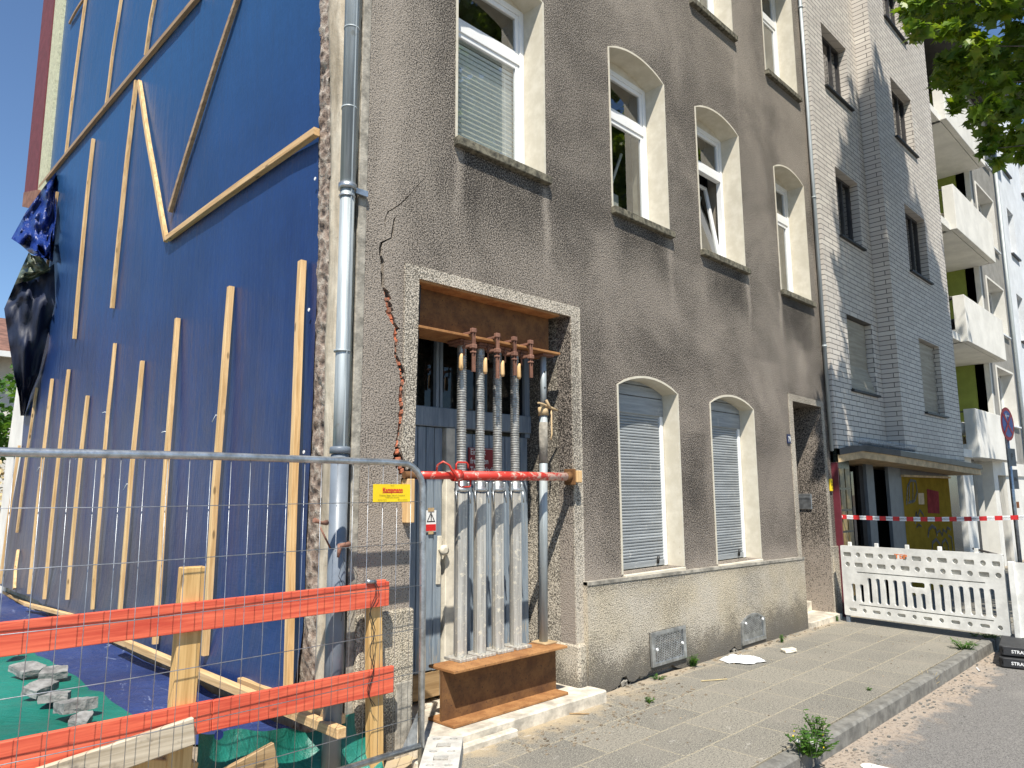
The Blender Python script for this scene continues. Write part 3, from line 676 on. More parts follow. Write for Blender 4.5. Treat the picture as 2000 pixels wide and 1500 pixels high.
# the gate itself
bm = B(); yd = .52
def slats(bm, x0, x1, z0, z1, n, y=yd):
    wv = (x1 - x0) / n
    for i in range(n): box(bm, x0 + wv * i + .0035, x0 + wv * (i + 1) - .0035, y, y + .03, z0 + random.uniform(-.004, .004), z1, .004)
    box(bm, x0, x1, y + .032, y + .05, z0, z1)
slats(bm, .47, 1.155, .33, 2.235, 8); lf = obj('gate_leaf', bm, M['doorblue'], house)
bm = B(); slats(bm, 1.29, 2.165, .33, 2.20, 9); box(bm, 1.268, 1.288, yd - .02, yd + .05, .2, 2.24, .003); obj('gate_leaf', bm, M['doorblue'], house)
bm = B(); box(bm, 1.168, 1.262, yd - .035, yd + .05, .12, 2.235, .006); obj('meeting_post', bm, M['doorwhite'], house)
bm = B(); box(bm, .47, 1.15, yd + .005, yd + .06, .13, .322, .004); obj('bottom_board', bm, M['plankbrown'], house)
bm = B(); box(bm, .46, 2.186, yd - .03, yd + .06, 2.24, 2.40, .006); box(bm, .46, 2.186, yd - .015, yd + .05, 3.16, 3.26); box(bm, .46, .52, yd - .01, yd + .05, 2.4, 3.16); box(bm, 2.12, 2.186, yd - .01, yd + .05, 2.2, 3.16)
box(bm, 1.065, 1.095, yd - .02, yd + .03, 2.4, 3.16, .003); box(bm, 1.11, 1.14, yd - .015, yd + .03, 2.4, 3.16, .003)
obj('transom_frame', bm, M['doorblue'], house)
bm = B(); quad(bm, (.5, yd + .02, 2.39), (2.14, yd + .02, 2.39), (2.14, yd + .02, 3.18), (.5, yd + .02, 3.18)); obj('transom_glass', bm, M['darkglass'], house)
bm = B(); box(bm, 1.10, 1.145, yd - .012, yd + .001, .98, 1.36, .004); bmesh.ops.rotate(bm, verts=bm.verts, cent=(1.12, yd, 1.2), matrix=Matrix.Rotation(R(2), 3, 'Y'))
tube(bm, [(1.12, yd - .01, 1.25), (1.12, yd - .05, 1.25)], .012, 8); tube(bm, [(1.12, yd - .045, 1.25), (1.12, yd - .062, 1.25), (1.12, yd - .085, 1.25), (1.12, yd - .095, 1.25)], [.018, .042, .042, .02], 14)
obj('knob_plate', bm, M['doorwhite'], house)
bm = B(); box(bm, .42, 2.30, -.235, .60, -.03, .095, .012); box(bm, .3, 1.2, -.30, -.235, -.03, .045, .01); st = obj('threshold_step', bm, M['step'], house)

# drainpipe at the corner and thin rainwater pipe at the other end
bm = B(); PX, PY = -.150, -.028
tube(bm, [(PX - .02, PY, 12), (PX - .008, PY, 6), (PX, PY, 3.75)], .051, 20); tube(bm, [(PX, PY, 3.76), (PX + .004, PY, 2.4), (PX + .004, PY, 1.92)], .048, 20)
for z in (4.93, 4.33, 6.6, 2.62): tube(bm, [(PX - .004, PY, z), (PX - .004, PY, z + .012)], .0545, 20)
dp = obj('drainpipe', bm, M['zinc'], house)
bm = B(); box(bm, PX - .004, PX + .004, PY - .054, PY - .04, 1.95, 9); obj('drainpipe_seam', bm, M['zinc'], dp)
bm = B(); tube(bm, [(PX, PY, 3.745), (PX, PY, 3.785)], .061, 20); tube(bm, [(PX, PY, 3.69), (PX, PY, 3.70)], .057, 20); box(bm, PX + .06, PX + .16, PY - .01, PY + .01, 3.74, 3.78); obj('pipe_clip', bm, M['steel'], dp)
bm = B(); tube(bm, [(PX + .004, PY, 1.955), (PX + .004, PY, 1.99), (PX + .004, PY, 2.0)], [.067, .067, .06], 20); tube(bm, [(PX + .004, PY, 1.95), (PX + .006, PY, -.05)], .058, 20); obj('standpipe', bm, M['greypipe'], dp)
bm = B(); tube(bm, [(PX + .08, PY - .0, 1.39), (PX + .04, PY - .075, 1.385), (PX - .03, PY - .085, 1.38), (PX - .04, PY - .085, 1.31)], [.014, .016, .018, .007], 8); tube(bm, [(PX - .06, PY + .03, 1.52), (PX - .11, PY + .0, 1.52), (PX - .17, PY - .01, 1.54)], [.018, .010, .016], 8)
tube(bm, [(PX - .13, PY - .01, 1.5), (PX - .06, PY - .03, 1.36)], .006, 6); obj('rusty_bracket', bm, M['rustdark'], dp)
bm = B()
for q in range(3):
    pts = [Vector((PX - .01 + .05 * q + .02 * math.sin(k * 1.7 + q), PY - .08, 1.33 - k * .045)) for k in range(10)]; tube(bm, pts, .0018, 4)
obj('loose_wire', bm, M['blackp'], dp)
bm = B(); tube(bm, [(7.745, -.05, 12), (7.745, -.05, 2.26)], .026, 12)
for z in (9.1, 6.0, 3.75): tube(bm, [(7.745, -.05, z), (7.745, -.05, z + .03)], .033, 12)
obj('rainwater_pipe', bm, M['zinc'], house)

# cellar grates
def grate(poly, label, yf):
    xs = [p[0] for p in poly]; zs_ = [p[1] for p in poly]; cx, cz = sum(xs) / len(xs), sum(zs_) / len(zs_)
    r = thing('cellar_grate', label, 'grate', (cx, yf, min(zs_)), 'perforated cellar grates in the plinth')
    inn = [(cx + (p[0] - cx) * .84, cz + (p[1] - cz) * .82) for p in poly]; bm = B()
    plate(bm, poly, [inn], (0, yf, 0), X_, Z_, -Y_, .02); obj('frame', bm, M['steel'], r)
    x0, x1, z0, z1 = min(xs) * 1, max(xs), min(zs_), max(zs_); hl = []
    nx, nz = 17, 11; dx = (x1 - x0) * .84 / nx; dz = (z1 - z0) * .8 / nz
    for i in range(nx):
        for j in range(nz):
            x = cx - (x1 - x0) * .42 + dx * (i + .5 + (.0 if j % 2 else .0)); z = cz - (z1 - z0) * .40 + dz * (j + .5) + (dz * .25 if i % 2 else -dz * .25)
            hl.append([(x + dx * .36 * math.cos(a), z + dz * .40 * math.sin(a)) for a in [math.pi / 3 * k for k in range(6)]])
    hl = [h for h in hl if max(q[1] for q in h) < max(p[1] for p in inn) - .004 - (.03 if len(poly) > 5 and abs(h[0][0] - cx) > .15 else 0) - (.015 if len(poly) > 5 else 0)]
    bm = B(); plate(bm, inn, hl, (0, yf + .012, 0), X_, Z_, -Y_, .004); obj('perforated_sheet', bm, M['steel'], r)
    bm = B(); quad(bm, (x0, yf + .10, z0), (x1, yf + .10, z0), (x1, yf + .10, z1), (x0, yf + .10, z1)); obj('shaft', bm, M['dark'], r)
    bm = B()
    for x in (x0 + .07, x1 - .09): tube(bm, [(x, yf - .004, cz), (x, yf - .02, cz)], .014, 8)
    obj('knob', bm, M['white'], r)
grate(g1, 'square perforated metal grate low in the pale plinth beside the green weed', -.085)
grate(g2, 'arch-topped perforated metal grate low in the plinth, nearer the entrance', -.075)

# ---------------- signs and plates on the house
r = thing('house_number_plate', 'small dark blue enamel plate reading 79 beside the entrance niche', 'sign', (6.48, -.01, 2.31))
bm = B(); box(bm, 6.43, 6.53, -.016, -.002, 2.31, 2.43, .003); obj('plate', bm, M['numblue'], r)
bm = B(); text(bm, '79', .095, (6.48, -.018, 2.365), X_, Z_, -Y_, 0, bold=.002, sx=.8); obj('digits', bm, M['white'], r)
r = thing('utility_marker', 'narrow yellow utility marker plate at the right edge of the roughcast wall', 'sign', (7.70, -.012, 1.70))
bm = B(); box(bm, 7.67, 7.745, -.03, -.002, 1.70, 1.87, .006); obj('plate', bm, M['yellow'], r)
bm = B()
for k, s in enumerate(('12', '08', '4')): text(bm, s, .035, (7.708, -.032, 1.83 - .045 * k), X_, Z_, -Y_, 0, bold=.001)
obj('figures', bm, M['blackp'], r)
r = thing('garage_sign', 'dark red enamel sign asking to keep the driveway clear, behind the props', 'sign', (1.575, .5, 1.85))
bm = B(); box(bm, 1.425, 1.725, .500, .514, 1.85, 2.085, .003); obj('plate', bm, M['darkredsign'], r)
bm = B()
for k, s in enumerate(('Einfahrt', 'freilassen', 'Tag u. Nacht')): text(bm, s, .068, (1.44, .498, 2.045 - .075 * k), X_, Z_, -Y_, 0, 'LEFT', .0008, .82)
for a in ((1.432, 1.718, 2.076, 2.079), (1.432, 1.718, 1.856, 1.859)): quad(bm, (a[0], .4985, a[2]), (a[1], .4985, a[2]), (a[1], .4985, a[3]), (a[0], .4985, a[3]))
obj('lettering', bm, M['white'], r)
r = thing('warning_notice', 'small warning triangle notice taped to the blue-grey gate leaf', 'notice', (1.03, .51, 1.39))
bm = B(); box(bm, .975, 1.085, .508, .512, 1.395, 1.565, 0); obj('paper', bm, M['white'], r)
bm = B(); text(bm, '!', .06, (1.03, .505, 1.505), X_, Z_, -Y_, 0, bold=.002)
tri = [(.987, 1.473), (1.073, 1.473), (1.03, 1.553)]; tri2 = [(1.03 + (a - 1.03) * .72, 1.50 + (b - 1.50) * .72) for a, b in tri]; plate(bm, tri, [tri2], (0, .5065, 0), X_, Z_, -Y_, .001); obj('warning_triangle', bm, M['blackp'], r)
bm = B(); box(bm, .98, 1.08, .505, .5078, 1.403, 1.455); obj('red_panel', bm, M['red'], r)
bm = B(); box(bm, 1.0, 1.06, .504, .509, 1.555, 1.585); box(bm, 1.005, 1.055, .504, .509, 1.377, 1.400); obj('tape', bm, M['beam'], r)

# ================================================================== gable tarpaulin and battens
def bul(y, z):
    """how far the sheet stands off the gable"""
    s = .05 + .02 * (vn(y * .55, z * .45, 4) - .5) + .006 * (vn(y * 2.6, z * 1.4, 6) - .5)
    s += .03 * max(0, math.sin(z * .9 + y * .35)) * .5
    if z < 3.2: s += .02 * (3.2 - z) * vn(y * 3.2, z * .3, 9) * .4
    return s
bm = B()
def tp(u, v):
    z = .30 + 11.6 * v
    ye = lerp_path([(0, .56), (.9, .545), (1.9, .555), (3.4, .515), (5.3, .63), (7, .72), (12, .90)], z)[0] + .012 * math.sin(z * 2.1) + .015 * vn(0, z * 3, 2)
    yl = 9.45 if z > 6.7 else 9.45 + (.25 if z > 6 else 0) + lerp_path([(0, .55), (1.0, .7), (2.3, .2), (3.2, .25), (4.5, .3), (5.6, .2), (6.7, .0), (12, 0)], z)[0]
    y = ye + (yl - ye) * u
    k_ = min(1, max(0, (y - ye) / .45)); x = -(.028 + .012 * vn(z * .9, 3, 1)) * (1 - k_) - bul(y, z) * k_
    if z < .75: x -= (.75 - z) * .12 * (.4 + vn(y * 1.7, 0, 5))
    return (x, y, z)
grid(bm, tp, 150, 150)
tarp = obj('gable_tarpaulin', bm, M['tarp'], None, 'blue tarpaulin stretched over the whole gable under wooden battens', 'tarpaulin', smooth=True)
bm = B()
for (px, py) in ((603, 605), (593, 883), (615, 349)):
    p = gab(px, py, -.075); tube(bm, [p + Vector((-.001, 0, 0)), p + Vector((.004, 0, 0))], .013, 12)
obj('eyelet', bm, M['white'], tarp)
# crumpled flap torn loose at the far edge
bm = B()
FA = [[(110, 336, -.08), (85, 366, -.25), (50, 415, -.40), (22, 466, -.55)],
      [(110, 360, -.09), (92, 400, -.20), (62, 445, -.38), (40, 478, -.50)],
      [(110, 420, -.10), (98, 450, -.22), (80, 480, -.34), (58, 494, -.42)],
      [(107, 470, -.11), (100, 485, -.20), (90, 500, -.28), (74, 502, -.34)],
      [(103, 512, -.12), (99, 510, -.18), (92, 507, -.24), (84, 504, -.28)]]
def surf(G, u, v, amp=.02, s=0):
    nu, nv = len(G) - 1, len(G[0]) - 1; i = min(int(u * nu), nu - 1); j = min(int(v * nv), nv - 1); a, b = u * nu - i, v * nv - j
    P = [sum(w_ * q[k] for w_, q in (((1 - a) * (1 - b), G[i][j]), (a * (1 - b), G[i + 1][j]), ((1 - a) * b, G[i][j + 1]), (a * b, G[i + 1][j + 1]))) for k in range(3)]
    return gab(P[0], P[1], P[2] + amp * (vn(u * 9, v * 7, s) - .5) * 2 + amp * .5 * (vn(u * 22, v * 17, s + 1) - .5))
grid(bm, lambda u, v: surf(FA, u, v, .09, 3), 30, 24); fl = obj('loose_flap', bm, M['tarpflap'], tarp, smooth=False)
bm = B()
FB = [[(84, 504, -.28), (62, 498, -.42), (56, 493, -.42)], [(98, 525, -.20), (70, 530, -.34), (40, 528, -.48)], [(96, 530, -.14), (60, 548, -.32), (28, 556, -.52)]]
grid(bm, lambda u, v: surf(FB, u, v, .03, 8), 14, 12); obj('flap_underside', bm, M['tarpolive'], tarp)
bm = B()
FC = [[(106, 515, -.08), (62, 545, -.32), (28, 556, -.52)], [(108, 590, -.07), (56, 592, -.36), (8, 603, -.56)], [(92, 660, -.07), (54, 665, -.33), (17, 668, -.52)],
      [(76, 730, -.07), (50, 735, -.25), (28, 735, -.38)], [(60, 770, -.07), (48, 778, -.16), (37, 775, -.22)], [(48, 812, -.07), (44, 812, -.10), (40, 812, -.12)]]
grid(bm, lambda u, v: surf(FC, u, v, .03, 5), 30, 14); obj('billowing_edge', bm, M['tarpshade'], tarp)

# far end of the gable: insulation edge, maroon strip, whitewashed wall end
edge = thing('rear_wall_edge', 'maroon rendered wall edge with pale insulation strip at the far top of the gable', 'wall', (-.05, 10, 6.6))
bm = B(); plate(bm, [(9.42, 6.55), (9.95, 6.75), (10.05, 12), (9.45, 12)], [], (-.11, 0, 0), Y_, Z_, -X_, .12); obj('insulation', bm, M['insul'], edge)
bm = B(); plate(bm, [(9.96, 6.75), (10.95, 7.1), (10.95, 12), (10.06, 12)], [], (-.13, 0, 0), Y_, Z_, -X_, .16); obj('render', bm, M['maroon'], edge)
bm = B(); plate(bm, [(9.7, 6.45), (10.9, 6.85), (10.9, 7.12), (9.7, 6.8)], [], (-.15, 0, 0), Y_, Z_, -X_, .16); obj('broken_edge', bm, M['rustdark'], edge)
bm = B(); plate(bm, [(10.0, -.1), (11.0, -.1), (10.9, 2.2), (10.6, 3.6), (10.3, 3.9), (9.6, 3.9)], [], (-.02, 0, 0), Y_, Z_, -X_, .3)
obj('white_wall_stub', bm, M['whitewall'], None, 'ragged whitewashed wall end at the far foot of the gable', 'wall')

# battens: (name, top px, bottom px, width, thickness, wood, label)
BT = [
 ((590, 510), (562, 1342), .055, .045, 'batten', 'long upright batten nearest the drainpipe'),
 ((451, 560), (400, 1280), .055, .045, 'batten', 'upright batten second from the drainpipe, ending behind the red rail'),
 ((347, 622), (303, 1258), .05, .04, 'batten', 'upright batten third from the drainpipe in the lower row'),
 ((278, 705), (233, 1212), .045, .035, 'batten', 'upright batten fourth from the drainpipe with a red smudge'),
 ((224, 671), (180, 1190), .042, .03, 'batten', 'slim crooked batten fifth from the drainpipe'),
 ((171, 773), (131, 1171), .05, .035, 'batten', 'short upright batten sixth from the drainpipe, between two taller ones'),
 ((134, 722), (86, 1170), .05, .035, 'batten', 'upright batten seventh from the drainpipe in the lower row'),
 ((102, 740), (56, 1160), .05, .035, 'batten', 'upright batten eighth from the drainpipe in the lower row'),
 ((72, 757), (33, 1040), .045, .03, 'batten', 'thin upright batten ninth from the drainpipe, far end of the lower row'),
 ((35, 1075), (28, 1150), .05, .035, 'batten', 'very short batten low at the far corner of the gable'),
 ((266, 158), (219, 602), .05, .04, 'batten', 'upright batten with a pointed top under the long sloping lath'),
 ((182, 272), (145, 662), .05, .04, 'batten', 'upright batten in the middle row, left of the pointed one'),
 ((112, 375), (68, 725), .05, .035, 'batten', 'upright batten partly behind the torn flap'),
 ((170, -20), (128, 308), .05, .035, 'batten', 'leftmost upright batten above the long sloping lath'),
 ((240, -20), (207, 208), .045, .03, 'batten', 'bowed upright batten above the long sloping lath, second from left'),
 ((306, -20), (285, 108), .045, .035, 'batten', 'upright batten at the top edge just above the long sloping lath'),
 ((272, 160), (325, 470), .055, .04, 'batten', 'slanting batten that forms the left stroke of a V'),
 ((468, -15), (332, 413), .055, .04, 'batten_old', 'darker slanting batten reaching up to the top of the tarpaulin'),
 ((618, 257), (327, 466), .06, .05, 'batten_y', 'thick rising batten that ends near the brick edge'),
 ((390, -10), (78, 366), .06, .045, 'batten_old', 'long grey lath running across the whole tarpaulin'),
 ((166, -5), (136, 45), .045, .03, 'batten_old', 'short grey lath at the upper far corner'),
 ((38, 870), (0, 1140), .05, .035, 'batten', 'batten along the extreme far edge of the tarpaulin'),
]
for i, (a, b, wd, th, m, lab) in enumerate(BT):
    pa = gab(a[0], a[1], -.10); pb = gab(b[0], b[1], -.10)
    pa.x = -bul(pa.y, pa.z) - th / 2 - .012; pb.x = -bul(pb.y, max(pb.z, .75)) - th / 2 - .012 - max(0, .6 - pb.z) * .25
    pa = gab(a[0], a[1], pa.x); pb = gab(b[0], b[1], pb.x); n = 7; bm = B()
    for k in range(n):
        f = lambda t: pa.lerp(pb, t) + Vector((-.012 * math.sin(t * 3.1), .006 * math.sin(t * 9 + i) * (3 if i == 4 else 1), 0))
        if k == 0: prev = None
    pts = [pa.lerp(pb, t / n) + Vector((-.01 * math.sin(t / n * 3.14), .005 * math.sin(t * 1.7 + i) * (2.2 if i in (4, 14) else 1), 0)) for t in range(n + 1)]
    d = (pb - pa).normalized(); nn = Vector((-1, 0, 0)); s_ = d.cross(nn).normalized(); rings = []
    for p in pts: rings.append([bm.verts.new(p + s_ * (wd / 2) * q[0] + nn * (th / 2) * q[1]) for q in ((-1, -1), (-1, .88), (-.88, 1), (.88, 1), (1, .88), (1, -1))])
    for r0, r1 in zip(rings, rings[1:]):
        for k in range(6): bm.faces.new((r0[k], r0[(k + 1) % 6], r1[(k + 1) % 6], r1[k]))
    bm.faces.new(rings[0]); bm.faces.new(rings[-1])
    bt = obj('batten', bm, M[m], None, 'fresh ' + lab if m != 'batten_old' else lab, 'batten', 'wooden battens holding the gable tarpaulin')
    if i in (1, 2, 3, 5, 6, 7, 4) :
        bm = B(); t = random.uniform(.25, .5); p = pa.lerp(pb, t); e = p + Vector((-.03, .05, .01)); tube(bm, [p + Vector((-.0, .01, 0)), e, e + Vector((-.02, .02, -.06 if i % 2 else -.01))], .0035, 5)
        obj('bent_nail', bm, M['white'], bt)

# ================================================================== ground sheets, timbers, stones
bm = B()
def gt(u, v):
    y = .45 + 9.3 * v; xe = -.14; xo = lerp_path([(0, -.25), (.06, -.62), (.12, -1.05), (.3, -1.1), (.42, -1.05), (.6, -1.1), (1, -1.3)], v)[0] + .06 * (vn(v * 20, 0, 2) - .5)
    x = xe + (xo - xe) * u
    z = .10 + .05 * (1 - u) ** 3 + .05 * (vn(x * 2.2, y * 1.3, 3)) + .03 * vn(x * 6, y * 4, 7) - (.05 if u > .97 else 0)
    return (x, y, z)
grid(bm, gt, 40, 110); obj('ground_tarpaulin', bm, M['tarpfloor'], None, 'crumpled blue tarpaulin lying on the ground at the foot of the gable', 'tarpaulin', smooth=True)
bm = B()
def gg(u, v):
    y = .9 + 6.5 * v; x = -.75 - 3.2 * u; return (x, y, .13 + .05 * vn(x * 2, y * 3, 1) + .025 * vn(x * 7, y * 9, 2))
grid(bm, gg, 40, 60); obj('green_ground_sheet', bm, M['green'], None, 'green tarpaulin spread on the ground beyond the broken pavers', 'tarpaulin', smooth=True)
# hanging green sheet behind the guard rail
bm = B()
def gh(u, v):
    px = 388 + 345 * u; py = lerp_path([(0, 1432), (.35, 1424), (.62, 1428), (.8, 1405), (1, 1368)], u)[0] + 4 * math.sin(u * 22)
    dep = .06 + .20 * math.sin(u * 3.14) + .05 * math.sin(u * 13)
    p = fac(px, py, -.12 + dep * (1 - v * .6)); p.z = p.z + (-.22 - p.z) * v; p.y += .06 * math.sin(u * 15 + v * 4) * v + .1 * v * (vn(u * 6, v * 3, 2) - .5) - .18 * v * v; return p
grid(bm, gh, 60, 20); gs = obj('green_hanging_sheet', bm, M['green'], None, 'green tarpaulin hanging slack between the two yellow posts', 'tarpaulin', smooth=True)
bm = B(); p = fac(428, 1436, -.13); tube(bm, [p, p + Vector((0, .008, 0))], .024, 14); obj('blue_patch', bm, M['blue'], gs)
def timber(name, a, b, wd, th, m, lab, cat, grp=None, z0=.15, z1=.15):
    pa, pb = gnd(*a, z0), gnd(*b, z1); bm = B(); beam(bm, pa, pb, wd, th, Z_, .004); return obj(name, bm, M[m], None, lab, cat, grp)
timber('floor_batten', (-20, 1140), (52, 1180), .06, .045, 'batten_y', 'pale batten on the ground at the far foot of the gable', 'batten', 'battens lying on the ground sheet', .16, .17)
timber('floor_batten', (50, 1180), (232, 1226), .05, .045, 'batten_y', 'pale batten lying along the foot of the tarpaulin before the first post', 'batten', 'battens lying on the ground sheet', .28, .31)
timber('floor_batten', (228, 1248), (668, 1432), .06, .06, 'batten_y', 'long pale timber running on the ground sheet towards the drainpipe', 'batten', 'battens lying on the ground sheet', .34, .31)
timber('floor_batten', (470, 1330), (668, 1405), .055, .055, 'batten_y', 'second squared timber lying against the long one, end beside the standpipe', 'batten', 'battens lying on the ground sheet', .33, .335)
def slab(px, py, z, sx, sy, sz, rot, lab):
    p = gnd(px, py, z); bm = B(); o = [(-1, -.9), (.2, -1), (1, -.75), (.95, .6), (.3, 1), (-.8, .85)]
    o = [(a * sx * .8 * random.uniform(.85, 1.1), b * sy * .72 * random.uniform(.85, 1.1)) for a, b in o]
    plate(bm, o, [], (0, 0, sz), X_, Y_, Z_, sz)
    bmesh.ops.subdivide_edges(bm, edges=bm.edges[:], cuts=2, use_grid_fill=True)
    for v in bm.verts: v.co += Vector((random.uniform(-1, 1), random.uniform(-1, 1), random.uniform(-1, 1))) * .0035
    bmesh.ops.rotate(bm, verts=bm.verts, matrix=Matrix.Rotation(R(rot), 3, 'Z')); bmesh.ops.rotate(bm, verts=bm.verts, matrix=Matrix.Rotation(R(random.uniform(-12, 12)), 3, 'X'))
    bmesh.ops.translate(bm, verts=bm.verts, vec=p); obj('broken_paver', bm, M['stone'], None, lab, 'paving stone', 'broken pavers weighing down the blue ground sheet')
slab(52, 1312, .22, .14, .17, .05, 20, 'curved broken paver leaning, the farther of the pair beside the white patch')
slab(102, 1320, .22, .13, .15, .055, -15, 'flat broken paver with a straight front edge beside the curved one')
slab(78, 1352, .21, .14, .12, .06, 35, 'rough-edged broken paver at the bend of the blue sheet')
slab(108, 1368, .21, .12, .13, .05, -30, 'pale wedge-shaped broken paver between two darker ones')
slab(146, 1388, .21, .15, .15, .07, 10, 'dark crumbly broken paver, the roughest of the row')
slab(158, 1414, .19, .12, .09, .05, 60, 'broken paver half hidden behind the lower red rail')
slab(26, 1276, .22, .12, .10, .05, 60, 'broken paver just under the upper red rail at the left edge')

# ================================================================== red and yellow guard rail
YR = -.17
gr = thing('timber_guard_rail', 'timber guard rail with red boards on yellow wooden posts in front of the plot', 'guard rail', (-1, YR, 0))
def rboard(x0, x1, z0a, z1a, z0b, z1b, name='board', y=YR):
    bm = B(); obox(bm, (0, 0, 0), (.5, 0, 0), (0, .5, 0), (0, 0, .5), 0)
    for v in bm.verts:
        t = v.co.x + .5; b_ = (z0a + (z0b - z0a) * t, z1a + (z1b - z1a) * t); v.co = Vector((x0 + (x1 - x0) * t, y + v.co.y * .032, b_[0] if v.co.z < 0 else b_[1]))
    bmesh.ops.bevel(bm, geom=bm.edges[:], offset=.003, segments=1, affect='EDGES'); return obj(name, bm, M['board'], gr)
rboard(-3.9, .148, 1.000, 1.147, .993, 1.142)
rboard(.02, .152, 1.02, 1.155, 1.015, 1.150, 'end_block', YR + .04)
rboard(-3.9, -.958, .50, .648, .480, .632); rboard(-.955, .198, .480, .630, .458, .617)
bm = B(); obox(bm, (-1.085, YR + .052, .63), (.062, 0, 0), (0, .034, 0), (0, 0, .69), .005); bmesh.ops.rotate(bm, verts=bm.verts, cent=(-1.09, YR, .9), matrix=Matrix.Rotation(R(1.2), 3, 'Y')); obj('post', bm, M['post'], gr)
bm = B(); obox(bm, (.09, YR + .052, .52), (.048, 0, 0), (0, .032, 0), (0, 0, .60), .005); bmesh.ops.rotate(bm, verts=bm.verts, cent=(.09, YR, .6), matrix=Matrix.Rotation(R(-2.2), 3, 'Y')); obj('post', bm, M['post'], gr)
bm = B(); a = fac(318, 1460, -.1); b = fac(420, 1500, -.1); beam(bm, (-1.32, YR + .12, .40), (-1.0, YR + .12, .30), .05, .18, Y_, .004); obj('brace', bm, M['post'], gr)
bm = B()
for (px, py) in ((404, 1150), (404, 1210), (690, 1155)): pass
r = thing('tie_wire', 'black wire looped over the end of the upper red board', 'wire', (.0, YR - .02, 1.0))
bm = B()
pts = [Vector((.02 + .02 * math.sin(k * 1.3), YR - .026 - .004 * math.sin(k), 1.16 - .05 * k)) for k in range(16)]; tube(bm, pts, .0028, 5); tube(bm, [p + Vector((.02 * math.sin(i * .9), -.004, 0)) for i, p in enumerate(pts)], .0022, 5); obj('strand', bm, M['blackp'], r)
bm = B(); tube(bm, [(-.03, YR - .02, 1.158), (.04, YR - .02, 1.150)], .013, 10); obj('sleeve', bm, M['steel'], r)
bm = B(); beam(bm, (-3.0, YR - .05, .30), (-1.062, YR - .05, .515), .135, .03, Y_, .006)
obj('weathered_plank', bm, M['plank'], None, 'weathered grey plank nailed below the lower red board at the left', 'plank')
bm = B(); beam(bm, (-1.8, YR - .04, -.02), (-.60, YR - .03, .285), .14, .03, Y_, .004)
obj('leaning_plank', bm, M['plankbrown'], None, 'brown rough plank leaning in front of the hanging green sheet', 'plank')

# ================================================================== mesh fence
YF = -.30
fn = thing('mesh_fence_panel', 'galvanised temporary mesh fence panel in front of the red guard rail', 'fence', (-1.4, YF, 0))
bm = B(); RX = .318
pts = [(-3.2, YF, 1.885), (-2, YF, 1.888), (-1.1, YF, 1.90), (0.03, YF, 1.897)] + [(.14 + .178 * math.sin(a), YF, 1.72 + .177 * math.cos(a)) for a in (0.25, .5, .8, 1.1, 1.35)] + [(RX, YF, 1.68), (RX + .01, YF, 1.0), (RX + .012, YF, .0)]
tube(bm, pts, .021, 12); obj('frame', bm, M['steel'], fn)
bm = B(); tube(bm, [(-3.2, YF + .0, .135), (RX, YF, .138)], .019, 12); obj('bottom_rail', bm, M['steel'], fn)
bm = B()
for z in (1.647, 1.385, 1.115, .85, .585, .315): tube(bm, [(-3.2, YF - .012, z + .008), (-1.5, YF - .012 - .01, z - .006), (RX, YF - .012, z)], .0023, 5)
x = -3.15
while x < RX - .03:
    tube(bm, [(x, YF - .008, 1.90), (x + .004, YF - .006, 1.0), (x, YF - .008, .13)], .0019, 4)
    x += .1085
obj('mesh', bm, M['wire'], fn)
bm = B(); plate(bm, [(.17, .13), (.30, .13), (.30, .34)], [], (0, YF, 0), X_, Z_, -Y_, .004); obj('gusset', bm, M['steel'], fn)
r = thing('yellow_fence_sign', 'yellow company sign wired to the top right of the mesh fence', 'sign', (.055, YF - .02, 1.65))
bm = B(); box(bm, -.086, .196, YF - .026, YF - .022, 1.648, 1.758, 0); obj('board', bm, M['yellow'], r)
bm = B(); text(bm, 'Kampmann', .034, (.058, YF - .028, 1.722), X_, Z_, -Y_, 0, bold=.0012); quad(bm, (-.02, YF - .0265, 1.702), (.132, YF - .0265, 1.702), (.140, YF - .0265, 1.708), (-.012, YF - .0265, 1.708)); obj('red_lettering', bm, M['red'], r)
bm = B(); text(bm, 'Baustelle', .008, (.055, YF - .028, 1.749), X_, Z_, -Y_); text(bm, 'Container Bagger Abbruch Transporte', .0125, (.055, YF - .028, 1.688), X_, Z_, -Y_); text(bm, 'Tiefbau Erdbau Recycling', .0105, (.055, YF - .028, 1.675), X_, Z_, -Y_); text(bm, 'Tel. 0211 35 4 6', .010, (-.02, YF - .028, 1.660), X_, Z_, -Y_); text(bm, 'Bauunternehmung', .010, (.135, YF - .028, 1.660), X_, Z_, -Y_)
obj('small_print', bm, M['blackp'], r)
# foot block
r = thing('fence_foot', 'pale concrete fence foot with round and square recesses on the pavement', 'fence foot', (.42, -.42, 0))
cs = [gnd(845, 1432, .12), gnd(897, 1443, .12), gnd(885, 1500, .12), gnd(828, 1500, .12)]
ax = ((cs[0] + cs[1]) / 2 - (cs[3] + cs[2]) / 2); ax.z = 0; ax.normalize(); sy = Vector((-ax.y, ax.x, 0))
top = (cs[0] + cs[1]) / 2; top.z = 0; L, W = .74, .115
hol = []
for k in range(6):
    u = -.055 - .115 * k
    if k % 2 == 0:
        for v in (-.055, .055): hol.append([(u + .022 * math.cos(a), v + .026 * math.sin(a)) for a in [math.pi * q / 6 for q in range(12)]])
    else: hol.append([(u - .04, -.045), (u + .04, -.045), (u + .04, .045), (u - .04, .045)])
bm = B(); plate(bm, [(-L, -W), (-.02, -W), (0, -W + .02), (0, W - .02), (-.02, W), (-L, W)], hol, top + Z_ * .12, ax, sy, Z_, .05, 0, None, back=False)
box_pts = [(-L, -W - .0), (-.02, -W), (0, -W + .02), (0, W - .02), (-.02, W), (-L, W)]
